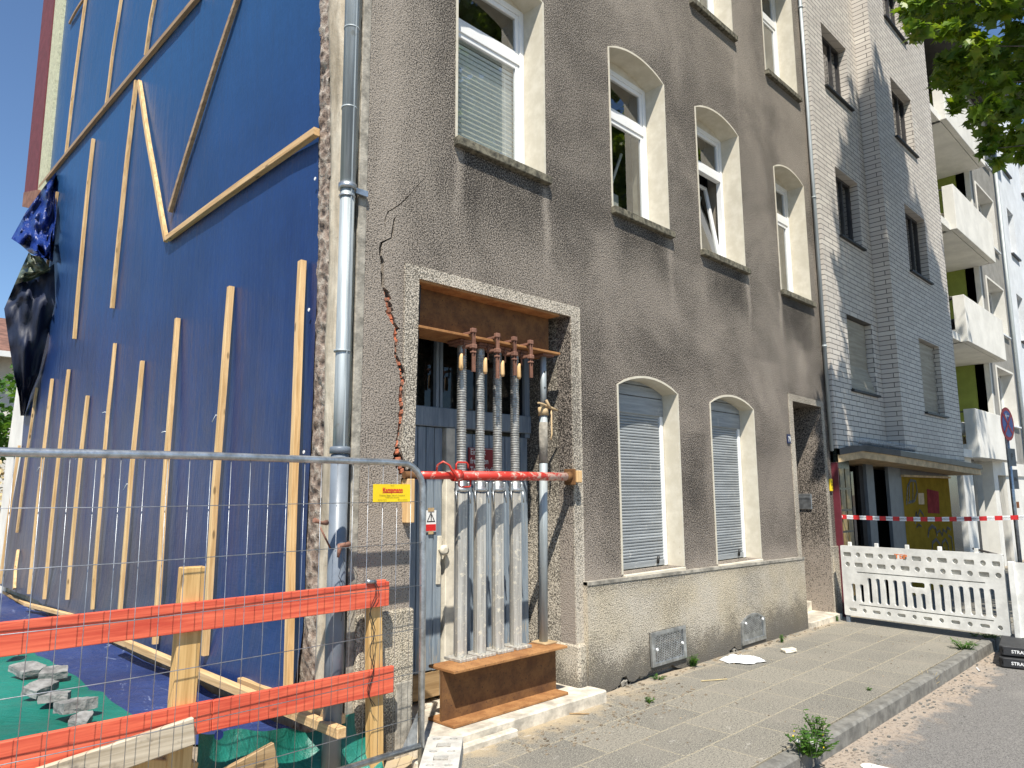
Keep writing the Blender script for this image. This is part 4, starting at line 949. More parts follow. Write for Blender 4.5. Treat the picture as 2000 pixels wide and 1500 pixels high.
plate(bm, box_pts, [], top + Z_ * .072, ax, sy, Z_, .072); obj('block', bm, M['conc'], r)
bm = B(); plate(bm, [(-L + .01, -W + .02), (-.02, -W + .02), (-.02, W - .02), (-L + .01, W - .02)], [], top + Z_ * .1, ax, sy, Z_, .02); obj('recess', bm, M['conc2'], r)

# ================================================================== shoring in the gateway
ZB0, ZB1 = .11, .475
def ibeam(name, lab, x0, x1, yc, z0, z1, hw, tw=.012, tf=.02, fx0=None, fx1=None):
    r = thing(name, lab, 'steel beam', ((x0 + x1) / 2, yc, z0))
    bm = B(); box(bm, x0, x1, yc - tw, yc + tw, z0 + tf, z1 - tf); obj('web', bm, M['rust'], r)
    bm = B(); box(bm, x0, x1, yc - hw, yc + hw, z1 - tf, z1, .003); obj('flange', bm, M['flange'], r)
    bm = B(); box(bm, x0, x1, yc - hw, yc + hw, z0, z0 + tf, .003); obj('flange', bm, M['flange'], r); return r
ibeam('steel_beam', 'rusty steel beam under the lintel carried by the four grey props', .49, 2.05, .15, 2.895, 3.262, .15)
ibeam('steel_beam', 'rusty steel beam lying on the threshold step below the props', .765, 1.965, .04, .098, .475, .145)
PYP = .15; PXS = [fac(px, 1100, PYP).x for px in (900, 937, 972, 1007)]
labs = ['leftmost of the four threaded aluminium props in the gateway', 'threaded aluminium prop second from left in the gateway', 'threaded aluminium prop third from left with blue scuffs', 'rightmost of the four threaded aluminium props, rust mark at mid height']
def prop(i, x):
    r = thing('steel_prop', labs[i], 'prop', (x, PYP, .475), 'aluminium props in the gateway')
    zb = .475; bm = B(); hw = .085
    for k in range(5): box(bm, x - hw + .035 * k, x - hw + .035 * k + .026, PYP - .10, PYP + .09, zb, zb + .022, .003)
    box(bm, x - hw + .005, x + hw - .005, PYP - .09, PYP + .08, zb + .004, zb + .018); obj('base_plate', bm, M['alu'], r)
    # fluted outer profile
    bm = B(); n = 48; pr = []
    for k in range(n):
        a = 2 * math.pi * k / n; q = k % 12; rr = .0515 if q in (0, 1) else (.047 if q in (2, 11) else .0435); pr.append((rr * math.cos(a + .4), rr * math.sin(a + .4)))
    z0, z1 = zb + .022, 1.70
    lo = [bm.verts.new((x + p[0], PYP + p[1], z0)) for p in pr]; hi = [bm.verts.new((x + p[0], PYP + p[1], z1)) for p in pr]
    for k in range(n): bm.faces.new((lo[k], lo[(k + 1) % n], hi[(k + 1) % n], hi[k]))
    bm.faces.new(hi); obj('outer_tube', bm, M['alu'], r)
    bm = B(); tube(bm, [(x, PYP, 1.71), (x, PYP, 1.735), (x, PYP, 1.75), (x, PYP, 1.79)], [.053, .057, .042, .047], 20)
    for s in (-1, 1): box(bm, x + s * .058 - .012, x + s * .058 + .012, PYP - .03, PYP + .0, 1.715, 1.785, .006); tube(bm, [(x + s * .068, PYP - .02, 1.72), (x + s * .07, PYP - .03, 1.62)], .006, 6)
    obj('collar_nut', bm, M['steel'], r)
    # threaded spindle
    bm = B(); n = 20; z = 1.78; rings = []; pitch = .0195; k = 0
    while z < 2.80:
        rr = (.0345, .0385, .0385, .0345)[k % 4]; rings.append((z, rr)); z += (.004, .0065, .004, .005)[k % 4]; k += 1
    rings.append((2.86, .036)); vs = [[bm.verts.new((x + q[1] * math.cos(2 * math.pi * j / n), PYP + q[1] * math.sin(2 * math.pi * j / n), q[0])) for j in range(n)] for q in rings]
    for a, b in zip(vs, vs[1:]):
        for j in range(n): bm.faces.new((a[j], a[(j + 1) % n], b[(j + 1) % n], b[j]))
    obj('threaded_spindle', bm, M['thread'], r)
    bm = B(); box(bm, x - .085, x + .085, PYP - .085, PYP + .085, 2.872, 2.893, .004); box(bm, x - .075, x + .075, PYP - .075, PYP + .075, 2.855, 2.871, .003)
    obj('head_plate', bm, M['rustdark'], r)
for i, x in enumerate(PXS): prop(i, x)
cl = ['rusty screw clamp on the beam flange above the leftmost prop', 'rusty screw clamp on the beam flange, second from left, hanging lowest', 'rusty screw clamp on the beam flange, third from left', 'rusty screw clamp on the beam flange, farthest right']
for i, (x, zlo) in enumerate(((.992, 2.62), (1.247, 2.595), (1.44, 2.64), (1.631, 2.642))):
    r = thing('screw_clamp', cl[i], 'clamp', (x, -.03, 2.62), 'screw clamps on the upper beam')
    bm = B(); box(bm, x - .014, x + .014, -.042, -.032, zlo, 2.95, .002); box(bm, x - .014, x - .009, -.05, -.032, zlo, 2.95); box(bm, x + .009, x + .014, -.05, -.032, zlo, 2.95); obj('bar', bm, M['rustdark'], r)
    bm = B(); box(bm, x - .022, x + .022, -.055, -.02, 2.925, 2.96, .004); box(bm, x - .016, x + .010, -.03, .07, 2.918, 2.938, .003); obj('upper_jaw', bm, M['rustdark'], r)
    bm = B(); box(bm, x - .024, x + .024, -.06, -.018, 2.80, 2.835, .005); box(bm, x - .02, x + .02, -.056, -.02, 2.765, 2.78, .004); box(bm, x - .016, x + .010, -.03, .08, 2.815, 2.835, .003)
    tube(bm, [(x - .005, .065, 2.89), (x - .005, .065, 2.76)], .007, 8); obj('lower_jaw', bm, M['rustdark'], r)
    bm = B(); tube(bm, [(x - .03, .065, 2.77), (x - .035, .065, 2.74), (x - .035, .065, 2.66), (x - .035, .065, 2.64)], [.011, .016, .019, .012], 10); obj('wooden_handle', bm, M['block'], r)
# tube prop at the right
r = thing('tube_prop', 'slim galvanised tube prop with a wing nut beside the right gate reveal', 'prop', (1.895, .1, .48))
xq = 1.91
bm = B(); tube(bm, [(xq - .012, .10, .49), (xq + .02, .10, 2.42)], .036, 18); obj('outer_tube', bm, M['zinc'], r)
bm = B(); tube(bm, [(xq + .02, .10, 2.40), (xq + .025, .10, 2.88)], .028, 16)
obj('inner_tube', bm, M['zinc'], r)
bm = B()
for z in (2.48, 2.60, 2.74): tube(bm, [(xq + .012, .0705, z), (xq + .012, .074, z)], .008, 8)
obj('pin_hole', bm, M['blackp'], r)
bm = B(); box(bm, xq - .075, xq + .07, .02, .18, .476, .49, .003); obj('base_plate', bm, M['beam'], r)
bm = B(); tube(bm, [(xq + .018, .1, 2.36), (xq + .018, .1, 2.43)], .046, 16); tube(bm, [(xq - .11, .04, 2.455), (xq - .03, .06, 2.45), (xq + .07, .05, 2.425), (xq + .13, .03, 2.405)], [.008, .012, .012, .008], 8); tube(bm, [(xq + .0, .05, 2.49), (xq + .03, .03, 2.42)], .012, 8)
tube(bm, [(xq + .07, .055, 2.42), (xq + .075, .055, 2.2), (xq + .06, .055, 2.15)], .007, 8); obj('wing_nut', bm, M['beam'], r)
bm = B(); tube(bm, [(xq + .012, .1, 1.95), (xq + .016, .1, 2.30)], .0375, 18); obj('cement_crust', bm, M['cement'], r)
bm = B(); box(bm, xq - .05, xq + .09, .03, .17, 2.875, 2.893); obj('head_plate', bm, M['rustdark'], r)
# red horizontal prop with wedges
r = thing('red_horizontal_prop', 'red painted steel tube braced horizontally across the gateway', 'prop', (1.3, -.03, 1.8))
yq = -.035
bm = B(); tube(bm, [(.36, yq, 1.826), (.92, yq, 1.828)], .026, 16); obj('inner_tube', bm, M['rust'], r)
bm = B(); tube(bm, [(.46, yq, 1.826), (.86, yq, 1.828)], .0275, 16); tube(bm, [(.86, yq, 1.828), (1.5, yq, 1.832), (2.10, yq, 1.834)], .035, 18); tube(bm, [(.80, yq, 1.828), (.87, yq, 1.828)], .043, 16); obj('outer_tube', bm, M['redpipe'], r)
bm = B(); tube(bm, [(.80, yq - .05, 1.80), (.76, yq - .06, 1.84), (.72, yq - .05, 1.90), (.68, yq - .03, 1.925), (.655, yq, 1.90), (.66, yq + .02, 1.86)], .008, 8)
tube(bm, [(.83, yq, 1.87), (.83, yq, 1.91), (.845, yq, 1.925), (.93, yq, 1.925), (.945, yq, 1.91), (.945, yq, 1.88)], .007, 8); tube(bm, [(.86, yq, 1.79), (.86, yq, 1.755), (.875, yq, 1.745), (.96, yq, 1.745), (.97, yq, 1.76), (.97, yq, 1.80)], .007, 8)
obj('handle', bm, M['redpipe'], r)
bm = B(); box(bm, 2.10, 2.118, yq - .06, yq + .06, 1.765, 1.90, .003); tube(bm, [(2.05, yq, 1.834), (2.105, yq, 1.834)], [.036, .046], 16); obj('end_plate', bm, M['rust'], r)
bm = B(); box(bm, 2.12, 2.185, yq - .075, yq + .06, 1.785, 1.885, .004)
obj('wood_wedge', bm, M['block'], None, 'pine wedge block between the red tube and the right gate pier', 'wedge')
bm = B(); box(bm, .375, .44, yq - .02, yq + .10, 1.50, 1.80, .004); obj('wood_packer', bm, M['block'], None, 'pine packer standing in the broken left gate pier below the red tube', 'wedge')

# ================================================================== pale clinker house
bh = thing('clinker_house', 'pale brick clad apartment house with a projecting bay beside the roughcast house', 'house', (10.5, 3, 0))
def rect(x0, x1, z0, z1): return [(x0, z0), (x1, z0), (x1, z1), (x0, z1)]
WL = [(8.38, 9.42, 8.06, 9.16), (8.52, 9.46, 5.62, 6.75), (8.53, 9.58, 3.21, 4.37), (8.38, 9.42, 10.45, 11.55)]
WR = [(10.76, 11.90, 10.32, 11.42), (10.79, 11.93, 7.98, 9.12), (10.95, 12.10, 5.53, 6.76), (11.08, 12.27, 3.04, 4.34)]
bm = B(); plate(bm, [(7.80, 2.30), (9.87, 2.30), (9.87, 14), (7.80, 14)], [rect(*q) for q in WL], (0, -.10, 0), X_, Z_, -Y_, .12, back=False)
plate(bm, [(9.88, 2.25), (13.27, 2.20), (13.27, 14), (9.88, 14)], [rect(*q) for q in WR], (0, -.36, 0), X_, Z_, -Y_, .12, back=False)
obj('wall', bm, M['clinker'], bh)
bm = B(); quad(bm, (9.878, -.359, 2.25), (9.878, .0, 2.25), (9.878, .0, 14), (9.878, -.359, 14)); obj('bay_side', bm, M['clinker'], bh)
bm = B(); quad(bm, (13.268, -.36, 2.2), (13.268, 4, 2.2), (13.268, 4, 14), (13.268, -.36, 14)); obj('side_wall', bm, M['whitewall'], bh)
bm = B(); tube(bm, [(13.30, -.33, 2.2), (13.30, -.33, 14)], .022, 8); obj('rainwater_pipe', bm, M['whitewall'], bh)
def bwin(q, y, kind):
    x0, x1, z0, z1 = q; d = .20; bm = B()
    quad(bm, (x1 - .003, y + .11, z0), (x1 - .003, y + d, z0), (x1 - .003, y + d, z1), (x1 - .003, y + .11, z1)); quad(bm, (x0 + .003, y + .11, z0), (x0 + .003, y + d, z0), (x0 + .003, y + d, z1), (x0 + .003, y + .11, z1)); quad(bm, (x0, y + .11, z1 - .003), (x1, y + .11, z1 - .003), (x1, y + d, z1 - .003), (x0, y + d, z1 - .003))
    wn = obj('window', bm, M['clinker'], bh); ORG[wn.name] = ORG[bh.name]
    bm = B(); yf = y + .13; e = .05
    box(bm, x0 + .004, x0 + e, yf, yf + .06, z0, z1 - .004); box(bm, x1 - e, x1 - .004, yf, yf + .06, z0, z1 - .004); box(bm, x0 + e, x1 - e, yf, yf + .06, z0, z0 + e); box(bm, x0 + e, x1 - e, yf, yf + .06, z1 - e, z1 - .004); box(bm, x1 - .36, x1 - .31, yf + .005, yf + .055, z0 + e, z1 - e)
    obj('frame', bm, M['darkmetal'], wn)
    bm = B(); box(bm, x0 - .03, x1 + .05, y - .05, yf, z0 - .035, z0 - .002, .003); obj('sill', bm, M['blackp'], wn)
    if kind == 'shutter' or kind == 'ajar':
        bm = B(); n = 26; zt = z1 - .01; h = (zt - z0 - .02) / n
        for k in range(n):
            z = z0 + .02 + h * k; push = -.10 * max(0, 1 - k / 9) if kind == 'ajar' else 0; push2 = -.10 * max(0, 1 - (k + 1) / 9) if kind == 'ajar' else 0
            quad(bm, (x0 + .02, yf - .02 + push, z), (x1 - .02, yf - .02 + push, z), (x1 - .02, yf - .032 + push2, z + h * .85), (x0 + .02, yf - .032 + push2, z + h * .85)); quad(bm, (x0 + .02, yf - .032 + push2, z + h * .85), (x1 - .02, yf - .032 + push2, z + h * .85), (x1 - .02, yf - .02 + push2, z + h), (x0 + .02, yf - .02 + push2, z + h))
        obj('roller_blind', bm, M['shutterbrown'], wn)
    else:
        bm = B(); quad(bm, (x0 + e, yf + .03, z0 + e), (x1 - e, yf + .03, z0 + e), (x1 - e, yf + .03, z1 - e), (x0 + e, yf + .03, z1 - e)); obj('pane', bm, M['glass'], wn)
        if kind == 'curtain':
            bm = B(); grid(bm, lambda u, v: (x0 + .05 + (x1 - x0 - .4) * u, yf + .10 + .02 * math.sin(u * 40), z0 + .05 + (z1 - z0 - .1) * v), 40, 2); obj('curtain', bm, M['curtain'], wn)
        if kind == 'plant':
            bm = B()
            for k in range(60):
                p = Vector((x0 + .2 + random.gauss(0, .05), yf + .09 + random.uniform(0, .04), z0 + .08 + random.random() * .6)); a = random.random() * 6.3; s = .05
                bm.faces.new([bm.verts.new(p + Vector((math.cos(a + c) * s, random.uniform(-.02, .02), math.sin(a + c) * s))) for c in (0, 1.9, 3.4)])
            obj('plant', bm, M['weed'], wn)
    bm = B(); box(bm, x0 - .1, x1 + .1, yf + .5, yf + .55, z0 - .1, z1 + .1); box(bm, x0 - .12, x0 - .1, yf + .07, yf + .5, z0 - .1, z1 + .1); box(bm, x1 + .1, x1 + .12, yf + .07, yf + .5, z0 - .1, z1 + .1); obj('room', bm, M['dark'], wn)
for q, k in zip(WL, ('plain', 'curtain', 'ajar', 'plain')): bwin(q, -.10, k)
for q, k in zip(WR, ('plain', 'plain', 'plant', 'shutter')): bwin(q, -.36, k)
# canopy
cp = [(7.815, -.10, 2.10), (8.35, -.24, 2.17), (9.15, -.48, 2.11), (13.5, -.56, 1.99)]
bk = [(7.815, 1.2), (8.35, 1.2), (9.15, 1.2), (13.5, 1.2)]
def canopy(dz0, dz1, off, m, nm):
    bm = B(); lo = [bm.verts.new((a[0], a[1] - off, a[2] + dz0)) for a in cp]; hi = [bm.verts.new((a[0], a[1] - off, a[2] + dz1)) for a in cp]
    lb = [bm.verts.new((b[0], b[1], a[2] + dz0)) for a, b in zip(cp, bk)]; hb = [bm.verts.new((b[0], b[1], a[2] + dz1)) for a, b in zip(cp, bk)]
    for i in range(3):
        bm.faces.new((lo[i], lo[i + 1], hi[i + 1], hi[i])); bm.faces.new((lo[i], lb[i], lb[i + 1], lo[i + 1])); bm.faces.new((hi[i], hi[i + 1], hb[i + 1], hb[i]))
    bm.faces.new((lo[3], lb[3], hb[3], hi[3])); return obj(nm, bm, m, bh)
canopy(0, .105, 0, M['beam'], 'canopy'); canopy(.105, .19, .03, M['darkmetal'], 'canopy_edge')
bm = B()
for k in range(40):
    t = k / 39; 
    a = Vector((8.35, -.20, 2.36)).lerp(Vector((9.95, -.46, 2.29)), t)
    for s in (-.035, .0, .035): tube(bm, [a, a + Vector((s * .6, -.02 + s, .12))], [.006, .002], 4)
beam(bm, (8.3, -.19, 2.355), (10.0, -.46, 2.285), .09, .02); obj('bird_spikes', bm, M['steel'], bh)
# shop front under the canopy
ys = -.06
def fx(px, py=1000, y=ys): return fac(px, py, y).x
def panel(a, b, m, nm, y=ys, z1=2.4, th=.05, z0=-.02):
    bm = B(); box(bm, a, b, y, y + th, z0, z1); return obj(nm, bm, m, bh)
panel(7.8, 7.83, M['darkred'], 'corner_strip', -.09, 2.1, .2)
x0 = fx(1642); x1 = fx(1665)
panel(x0, x1, M['tile'], 'tile_pilaster', ys, 2.4, .05)
bm = B()
for i in range(2):
    for k in range(6): box(bm, x0 + .03 + .2 * i, x0 + .19 + .2 * i, ys - .012, ys - .002, .25 + .30 * k, .52 + .30 * k)
obj('amber_tiles', bm, M['ambertile'], bh)
panel(x1, fx(1706), M['darkmetal'], 'shop_door', .25); bm = B(); quad(bm, (x1 + .05, .20, .3), (fx(1706), .20, .3), (fx(1706), .20, 2.0), (x1 + .05, .20, 2.0)); obj('door_glass', bm, M['darkglass'], bh)
bm = B(); quad(bm, (8.62, .19, 1.42), (8.74, .19, 1.42), (8.74, .19, 1.78), (8.62, .19, 1.78)); quad(bm, (8.70, .188, 1.2), (8.86, .188, 1.2), (8.86, .188, 1.46), (8.70, .188, 1.46)); obj('paper_notice', bm, M['bag'], bh)
panel(fx(1706), fx(1720), M['greycol'], 'door_post', .0); panel(fx(1720), fx(1741), M['darkmetal'], 'side_window', .22); panel(fx(1741), fx(1766), M['greycol'], 'shop_column', ys)
xa, xb = fx(1766), fx(1857); bm = B(); n = 64
for k in range(n):
    u0 = xa + (xb - xa) * k / n; u1 = xa + (xb - xa) * (k + .5) / n; u2 = xa + (xb - xa) * (k + 1) / n
    quad(bm, (u0, ys, -.02), (u1, ys - .018, -.02), (u1, ys - .018, 1.93), (u0, ys, 1.93)); quad(bm, (u1, ys - .018, -.02), (u2, ys, -.02), (u2, ys, 1.93), (u1, ys - .018, 1.93))
shp = obj('yellow_shop_shutter', bm, M['yellowshutter'], bh)
bm = B(); box(bm, xa - .02, xb + .02, ys - .05, ys + .05, 1.93, 1.965); obj('shutter_rail', bm, M['beam'], bh)
panel(xa - .02, 13.27, M['darkmetal'], 'head_panel', ys, 2.4, .05, 1.966)
panel(xb, 13.9, M['tile'], 'tile_pilaster', ys + .01)
# sprayed strokes, patch and notice on the shutter
def stroke(name, pts, r, m, par):
    bm = B(); P = [Vector((p.x, ys - .021, p.z)) for p in [fac(a, b, ys) for a, b in pts]]
    Q = []
    for a, b in zip(P, P[1:]):
        for k in range(4): Q.append(a.lerp(b, k / 4))
    Q.append(P[-1])
    for a, b in zip(Q, Q[1:]):
        d = (b - a).normalized(); s = Vector((-d.z, 0, d.x)) * r; quad(bm, a - s - d * .01, b - s + d * .01, b + s + d * .01, a + s - d * .01)
    return obj(name, bm, m, par)
for pts, r in (([(1768, 985), (1770, 950), (1776, 938), (1786, 940), (1789, 960), (1784, 978), (1772, 982)], .022), ([(1774, 980), (1773, 945)], .02), ([(1780, 982), (1781, 944)], .018), ([(1785, 1022), (1787, 1000), (1790, 1012), (1794, 996), (1800, 1004), (1804, 1018)], .02),
               ([(1788, 1030), (1792, 1024), (1797, 1028)], .016), ([(1810, 1048), (1812, 1034), (1818, 1027), (1825, 1032), (1828, 1046)], .03), ([(1818, 1080), (1819, 1060), (1826, 1053), (1833, 1062), (1836, 1082)], .028), ([(1828, 1040), (1833, 1036), (1838, 1046), (1840, 1034), (1846, 1040), (1848, 1030), (1854, 1034)], .022),
               ([(1838, 1080), (1838, 1060), (1844, 1053), (1849, 1062), (1852, 1084)], .026), ([(1850, 1046), (1856, 1050), (1859, 1075)], .024), ([(1842, 1070), (1845, 1084)], .02)):
    stroke('graffiti_stroke', pts, r, M['blackp'], bh)
bm = B(); quad(bm, *[Vector((fac(a, b, ys).x, ys - .0195, fac(a, b, ys).z)) for a, b in ((1810, 1002), (1833, 1003), (1831, 960), (1808, 955))]); obj('faded_red_patch', bm, M['fadedred'], bh)
bm = B(); quad(bm, *[Vector((fac(a, b, ys).x, ys - .0205, fac(a, b, ys).z)) for a, b in ((1792, 985), (1803, 985), (1802, 963), (1791, 963))]); obj('paper_notice', bm, M['beam'], bh)
bm = B(); box(bm, 7.8, 13.27, -.02 + .4, .45, -.02, 14); box(bm, 7.8, 13.27, .3, 9, 13.9, 14); obj('back_wall', bm, M['dark'], bh)

# ================================================================== balcony house
gh_ = thing('balcony_house', 'grey and lime green apartment house with stacked white balconies', 'house', (17, 3, 0))
XG = 17.8
UND = [2.36, 4.76, 7.20, 9.70]
GW = [(18.35, 20.15, 8.1, 9.55), (18.45, 20.25, 5.75, 7.05), (18.5, 20.3, 3.35, 4.75), (18.3, 20.1, 10.5, 11.9)]
bm = B(); plate(bm, [(XG, 2.3), (20.6, 2.3), (20.6, 12.4), (XG, 12.4)], [rect(*q) for q in GW], (0, 0, 0), X_, Z_, -Y_, .3, back=False); obj('wall', bm, M['greywall'], gh_)
bm = B(); box(bm, XG - .03, XG + .10, -.012, .10, 2.3, 12.3); obj('white_corner', bm, M['whitewall'], gh_)
for q in GW:
    x0, x1, z0, z1 = q; bm = B(); e = .05
    for a in ((x0 - e, x0, z0 - e, z1 + e), (x1, x1 + e, z0 - e, z1 + e), (x0, x1, z1, z1 + e), (x0, x1, z0 - e, z0)): box(bm, a[0], a[1], -.02, .02, a[2], a[3])
    quad(bm, (x1 - .003, -.02, z0), (x1 - .003, .3, z0), (x1 - .003, .3, z1), (x1 - .003, -.02, z1)); quad(bm, (x0, -.02, z1 - .003), (x1, -.02, z1 - .003), (x1, .3, z1 - .003), (x0, .3, z1 - .003))
    wn = obj('window', bm, M['whitewall'], gh_); ORG[wn.name] = ORG[gh_.name]
    bm = B(); box(bm, x0, x1, .27, .33, z0, z0 + .06); box(bm, x0, x0 + .06, .27, .33, z0, z1); box(bm, x1 - .06, x1, .27, .33, z0, z1); box(bm, x0, x1, .27, .33, z1 - .06, z1); box(bm, x1 - .75, x1 - .68, .27, .33, z0, z1); obj('frame', bm, M['pvc'], wn)
    bm = B(); quad(bm, (x0, .3, z0), (x1, .3, z0), (x1, .3, z1), (x0, .3, z1)); obj('pane', bm, M['darkglass'], wn); bm = B(); box(bm, x0 - .06, x1 + .06, -.07, .1, z0 - .04, z0 - .003); obj('sill', bm, M['whitecool'], wn)
    bm = B(); quad(bm, (x0, .5, z0), (x1, .5, z0), (x1, .5, z1), (x0, .5, z1)); obj('curtain', bm, M['greycol'], wn)
bm = B(); quad(bm, (XG, .10, 2.3), (XG, 3.2, 2.3), (XG, 3.2, 12.3), (XG, .10, 12.3)); quad(bm, (13.3, 3.2, 2.3), (XG, 3.2, 2.3), (XG, 3.2, 12.3), (13.3, 3.2, 12.3)); obj('loggia_wall', bm, M['greenwall'], gh_)
bl = ['closed', 'tyres', 'washing', 'plain']
for i, zu in enumerate(UND):
    xl = 14.42; yf = -.37; bm = B()
    box(bm, 13.29, XG - .003, yf + .13, 3.19, zu, zu + .16); box(bm, xl + .1, XG, yf, yf + .12, zu, zu + 1.0, .008)
    bl_ = obj('balcony', bm, M['whitewall'], gh_); ORG[bl_.name] = ORG[gh_.name]
    bm = B(); box(bm, xl, xl + .1, yf, yf + .22, zu, zu + 1.0, .006); box(bm, xl, xl + .1, yf + .22, 1.1, zu, zu + .28); obj('side_parapet', bm, M['whitewall'], bl_)
    bm = B()
    for k in range(9): tube(bm, [(xl + .05, yf + .32 + .13 * k, zu + .27), (xl + .05, yf + .32 + .13 * k, zu + .95)], .011, 6)
    tube(bm, [(xl + .05, yf + .2, zu + .95), (xl + .05, 1.1, zu + .95)], .015, 6); obj('railing', bm, M['darkmetal'], bl_)
    # doorway in the green flank with white frame
    bm = B(); y0, y1 = 1.0, 2.3; zf = zu + .18; zt = zu + 2.05
    for a in ((y0 - .12, y0, zf, zt + .12), (y1, y1 + .12, zf, zt + .12), (y0, y1, zt, zt + .12)): box(bm, XG - .05, XG - .003, a[0], a[1], a[2], a[3])
    obj('door_frame', bm, M['whitewall'], bl_); bm = B(); box(bm, XG - .03, XG - .002, y0, y1, zf, zt); obj('balcony_door', bm, M['dark'], bl_)
    if i in (0, 1, 2):
        nm = ('laundry_heap', 'stacked_bags', 'balcony_clutter')[i]; lab = ('white bedding on an airer on the lowest balcony', 'dark bundles stacked under a draped grey cloth on the middle balcony', 'small pots and clutter behind the railing of the upper balcony')[i]
        r = thing(nm, lab, ('laundry', 'bundle', 'flower pot')[i], (xl + .4, .2, zu + .17)); bm = B()
        n = (9, 8, 7)[i]
        for k in range(n):
            c = Vector((xl + .25 + .2 * random.random(), yf + .35 + 1.0 * (k % 4) / 4, zu + (.62 if i == 0 else .3 + .18 * (k // 3)))); s = (.2, .15, .09)[i]
            bmesh.ops.create_icosphere(bm, subdivisions=2, radius=s, matrix=Matrix.Translation(c) @ Matrix.Diagonal((1, 1, .7, 1)))
        for v in bm.verts: v.co += Vector((0, 0, 1)) * .05 * (vn(v.co.x * 11, v.co.y * 11, v.co.z * 9) - .5)
        obj(('bedding', 'bundles', 'pots')[i], bm, M[('bag', 'black', 'doorwhite')[i]], r, smooth=True)
        if i == 0:
            bm = B(); box(bm, xl + .2, xl + .5, yf + .3, 1.0, zu + .3, zu + .45); obj('airer', bm, M['beam'], r)
        if i == 1:
            bm = B(); grid(bm, lambda u, v: (xl - .03 + .3 * v, yf + .22 + .8 * u, zu + 1.0 + .05 * vn(u * 9, v * 5) - .05 * abs(v - .4)), 20, 8); obj('draped_cloth', bm, M['greywall'], r)
bm = B(); box(bm, 13.0, 20.9, -.75, 3.2, 12.1, 12.4); obj('roof_overhang', bm, M['darkmetal'], gh_)
bm = B()
xp = fac(1885, 1000, -.10).x
box(bm, fac(1888, 1000, -.1).x, fac(1907, 1000, -.1).x, -.10, .4, -.02, 2.36); obj('entrance_pier', bm, M['whitewall'], gh_)
bm = B(); box(bm, 15.35, 15.55, .0, 1.2, -.02, 2.36); obj('dark_post', bm, M['darkmetal'], gh_)
bm = B(); box(bm, XG - .9, XG - .5, -.05, .3, -.02, 2.36); box(bm, XG + .5, 20.6, -.01, .3, -.02, 2.3); obj('garage_pier', bm, M['whitewall'], gh_)
bm = B(); quad(bm, (16.3, 0.05, -.02), (16.3, 2.6, -.02), (16.3, 2.6, 2.36), (16.3, .05, 2.36)); box(bm, 14.4, 20.6, 2.6, 2.7, -.02, 2.36); quad(bm, (18.3, 0.05, -.02), (18.3, 2.6, -.02), (18.3, 2.6, 2.36), (18.3, .05, 2.36)); obj('passage_wall', bm, M['whitewall'], gh_)
bm = B(); box(bm, 17.3, 20.6, -.05, .1, 2.05, 2.36); obj('garage_lintel', bm, M['whitewall'], gh_)
bm = B(); tube(bm, [(20.68, -.06, 0), (20.68, -.06, 12.2)], .05, 10); obj('rainwater_pipe', bm, M['zinc'], gh_)

# ================================================================== white house at the end
wh = thing('white_house', 'bright white rendered house at the far right with small windows and dark sills', 'house', (27, 3, 0))
WW = [(21.9 + 2.6 * i, 22.75 + 2.6 * i, z, z + 1.4) for i in range(5) for z in (3.3, 5.9, 8.5, 11.1)]
bm = B(); plate(bm, [(20.8, -.1), (36, -.1), (36, 14), (20.8, 14)], [rect(*q) for q in WW], (0, -.02, 0), X_, Z_, -Y_, .28, back=False); obj('wall', bm, M['whitecool'], wh)
for q in WW:
    x0, x1, z0, z1 = q; bm = B(); quad(bm, (x0, .2, z0), (x1, .2, z0), (x1, .2, z1), (x0, .2, z1)); wn = obj('window', bm, M['darkmetal'], wh); ORG[wn.name] = ORG[wh.name]
    bm = B(); box(bm, x0, x1, .15, .19, z0, z0 + .06); box(bm, x0, x0 + .05, .15, .19, z0, z1); box(bm, x1 - .05, x1, .15, .19, z0, z1); box(bm, x0, x1, .15, .19, z0 + .8, z0 + .87); obj('frame', bm, M['pvc'], wn)
    bm = B(); box(bm, x0 - .08, x1 + .08, -.09, .15, z0 - .05, z0 - .003); obj('sill', bm, M['darkmetal'], wn)
bm = B(); box(bm, 20.8, 36, .3, 9, 13.6, 14); obj('roof', bm, M['darkmetal'], wh)

# ================================================================== barrier, feet, tape, traffic sign
A0 = Vector((7.44, -.20, 0)); A1 = Vector((7.20, -2.085, 0)); du = (A1 - A0); LB = du.length; du.normalize(); nb = Vector((-du.y, du.x, 0)); nb = nb if nb.x < 0 else -nb
ba = thing('site_barrier', 'white perforated plastic site barrier across the pavement', 'barrier', (7.32, -1.1, 0))
HB = .985
def rr(u0, u1, v0, v1, r=.012, n=3):
    P = []
    for (cx, cy, a0) in ((u1 - r, v0 + r, -90), (u1 - r, v1 - r, 0), (u0 + r, v1 - r, 90), (u0 + r, v0 + r, 180)):
        for k in range(n + 1): a = R(a0 + 90 * k / n); P.append((cx + r * math.cos(a), cy + r * math.sin(a)))
    return P
def cc(u, v, r): return [(u + r * math.cos(a), v + r * math.sin(a)) for a in [2 * math.pi * k / 12 for k in range(12)]]
slots = []
for i in range(16):
    u = LB * (.075 + .0567 * i); w2 = .026
    if i < 2: slots.append(rr(u - w2, u + w2, .275, .50, .018))
    elif i in (7, 8): slots.append(rr(u - w2, u + w2, .275, .46, .018))
    else: slots.append(rr(u - w2, u + w2, .275, .59, .02))
slots.append(rr(LB * (.075 + .0567 * 7) - .03, LB * (.075 + .0567 * 8) + .03, .525, .588, .02))
rec = []
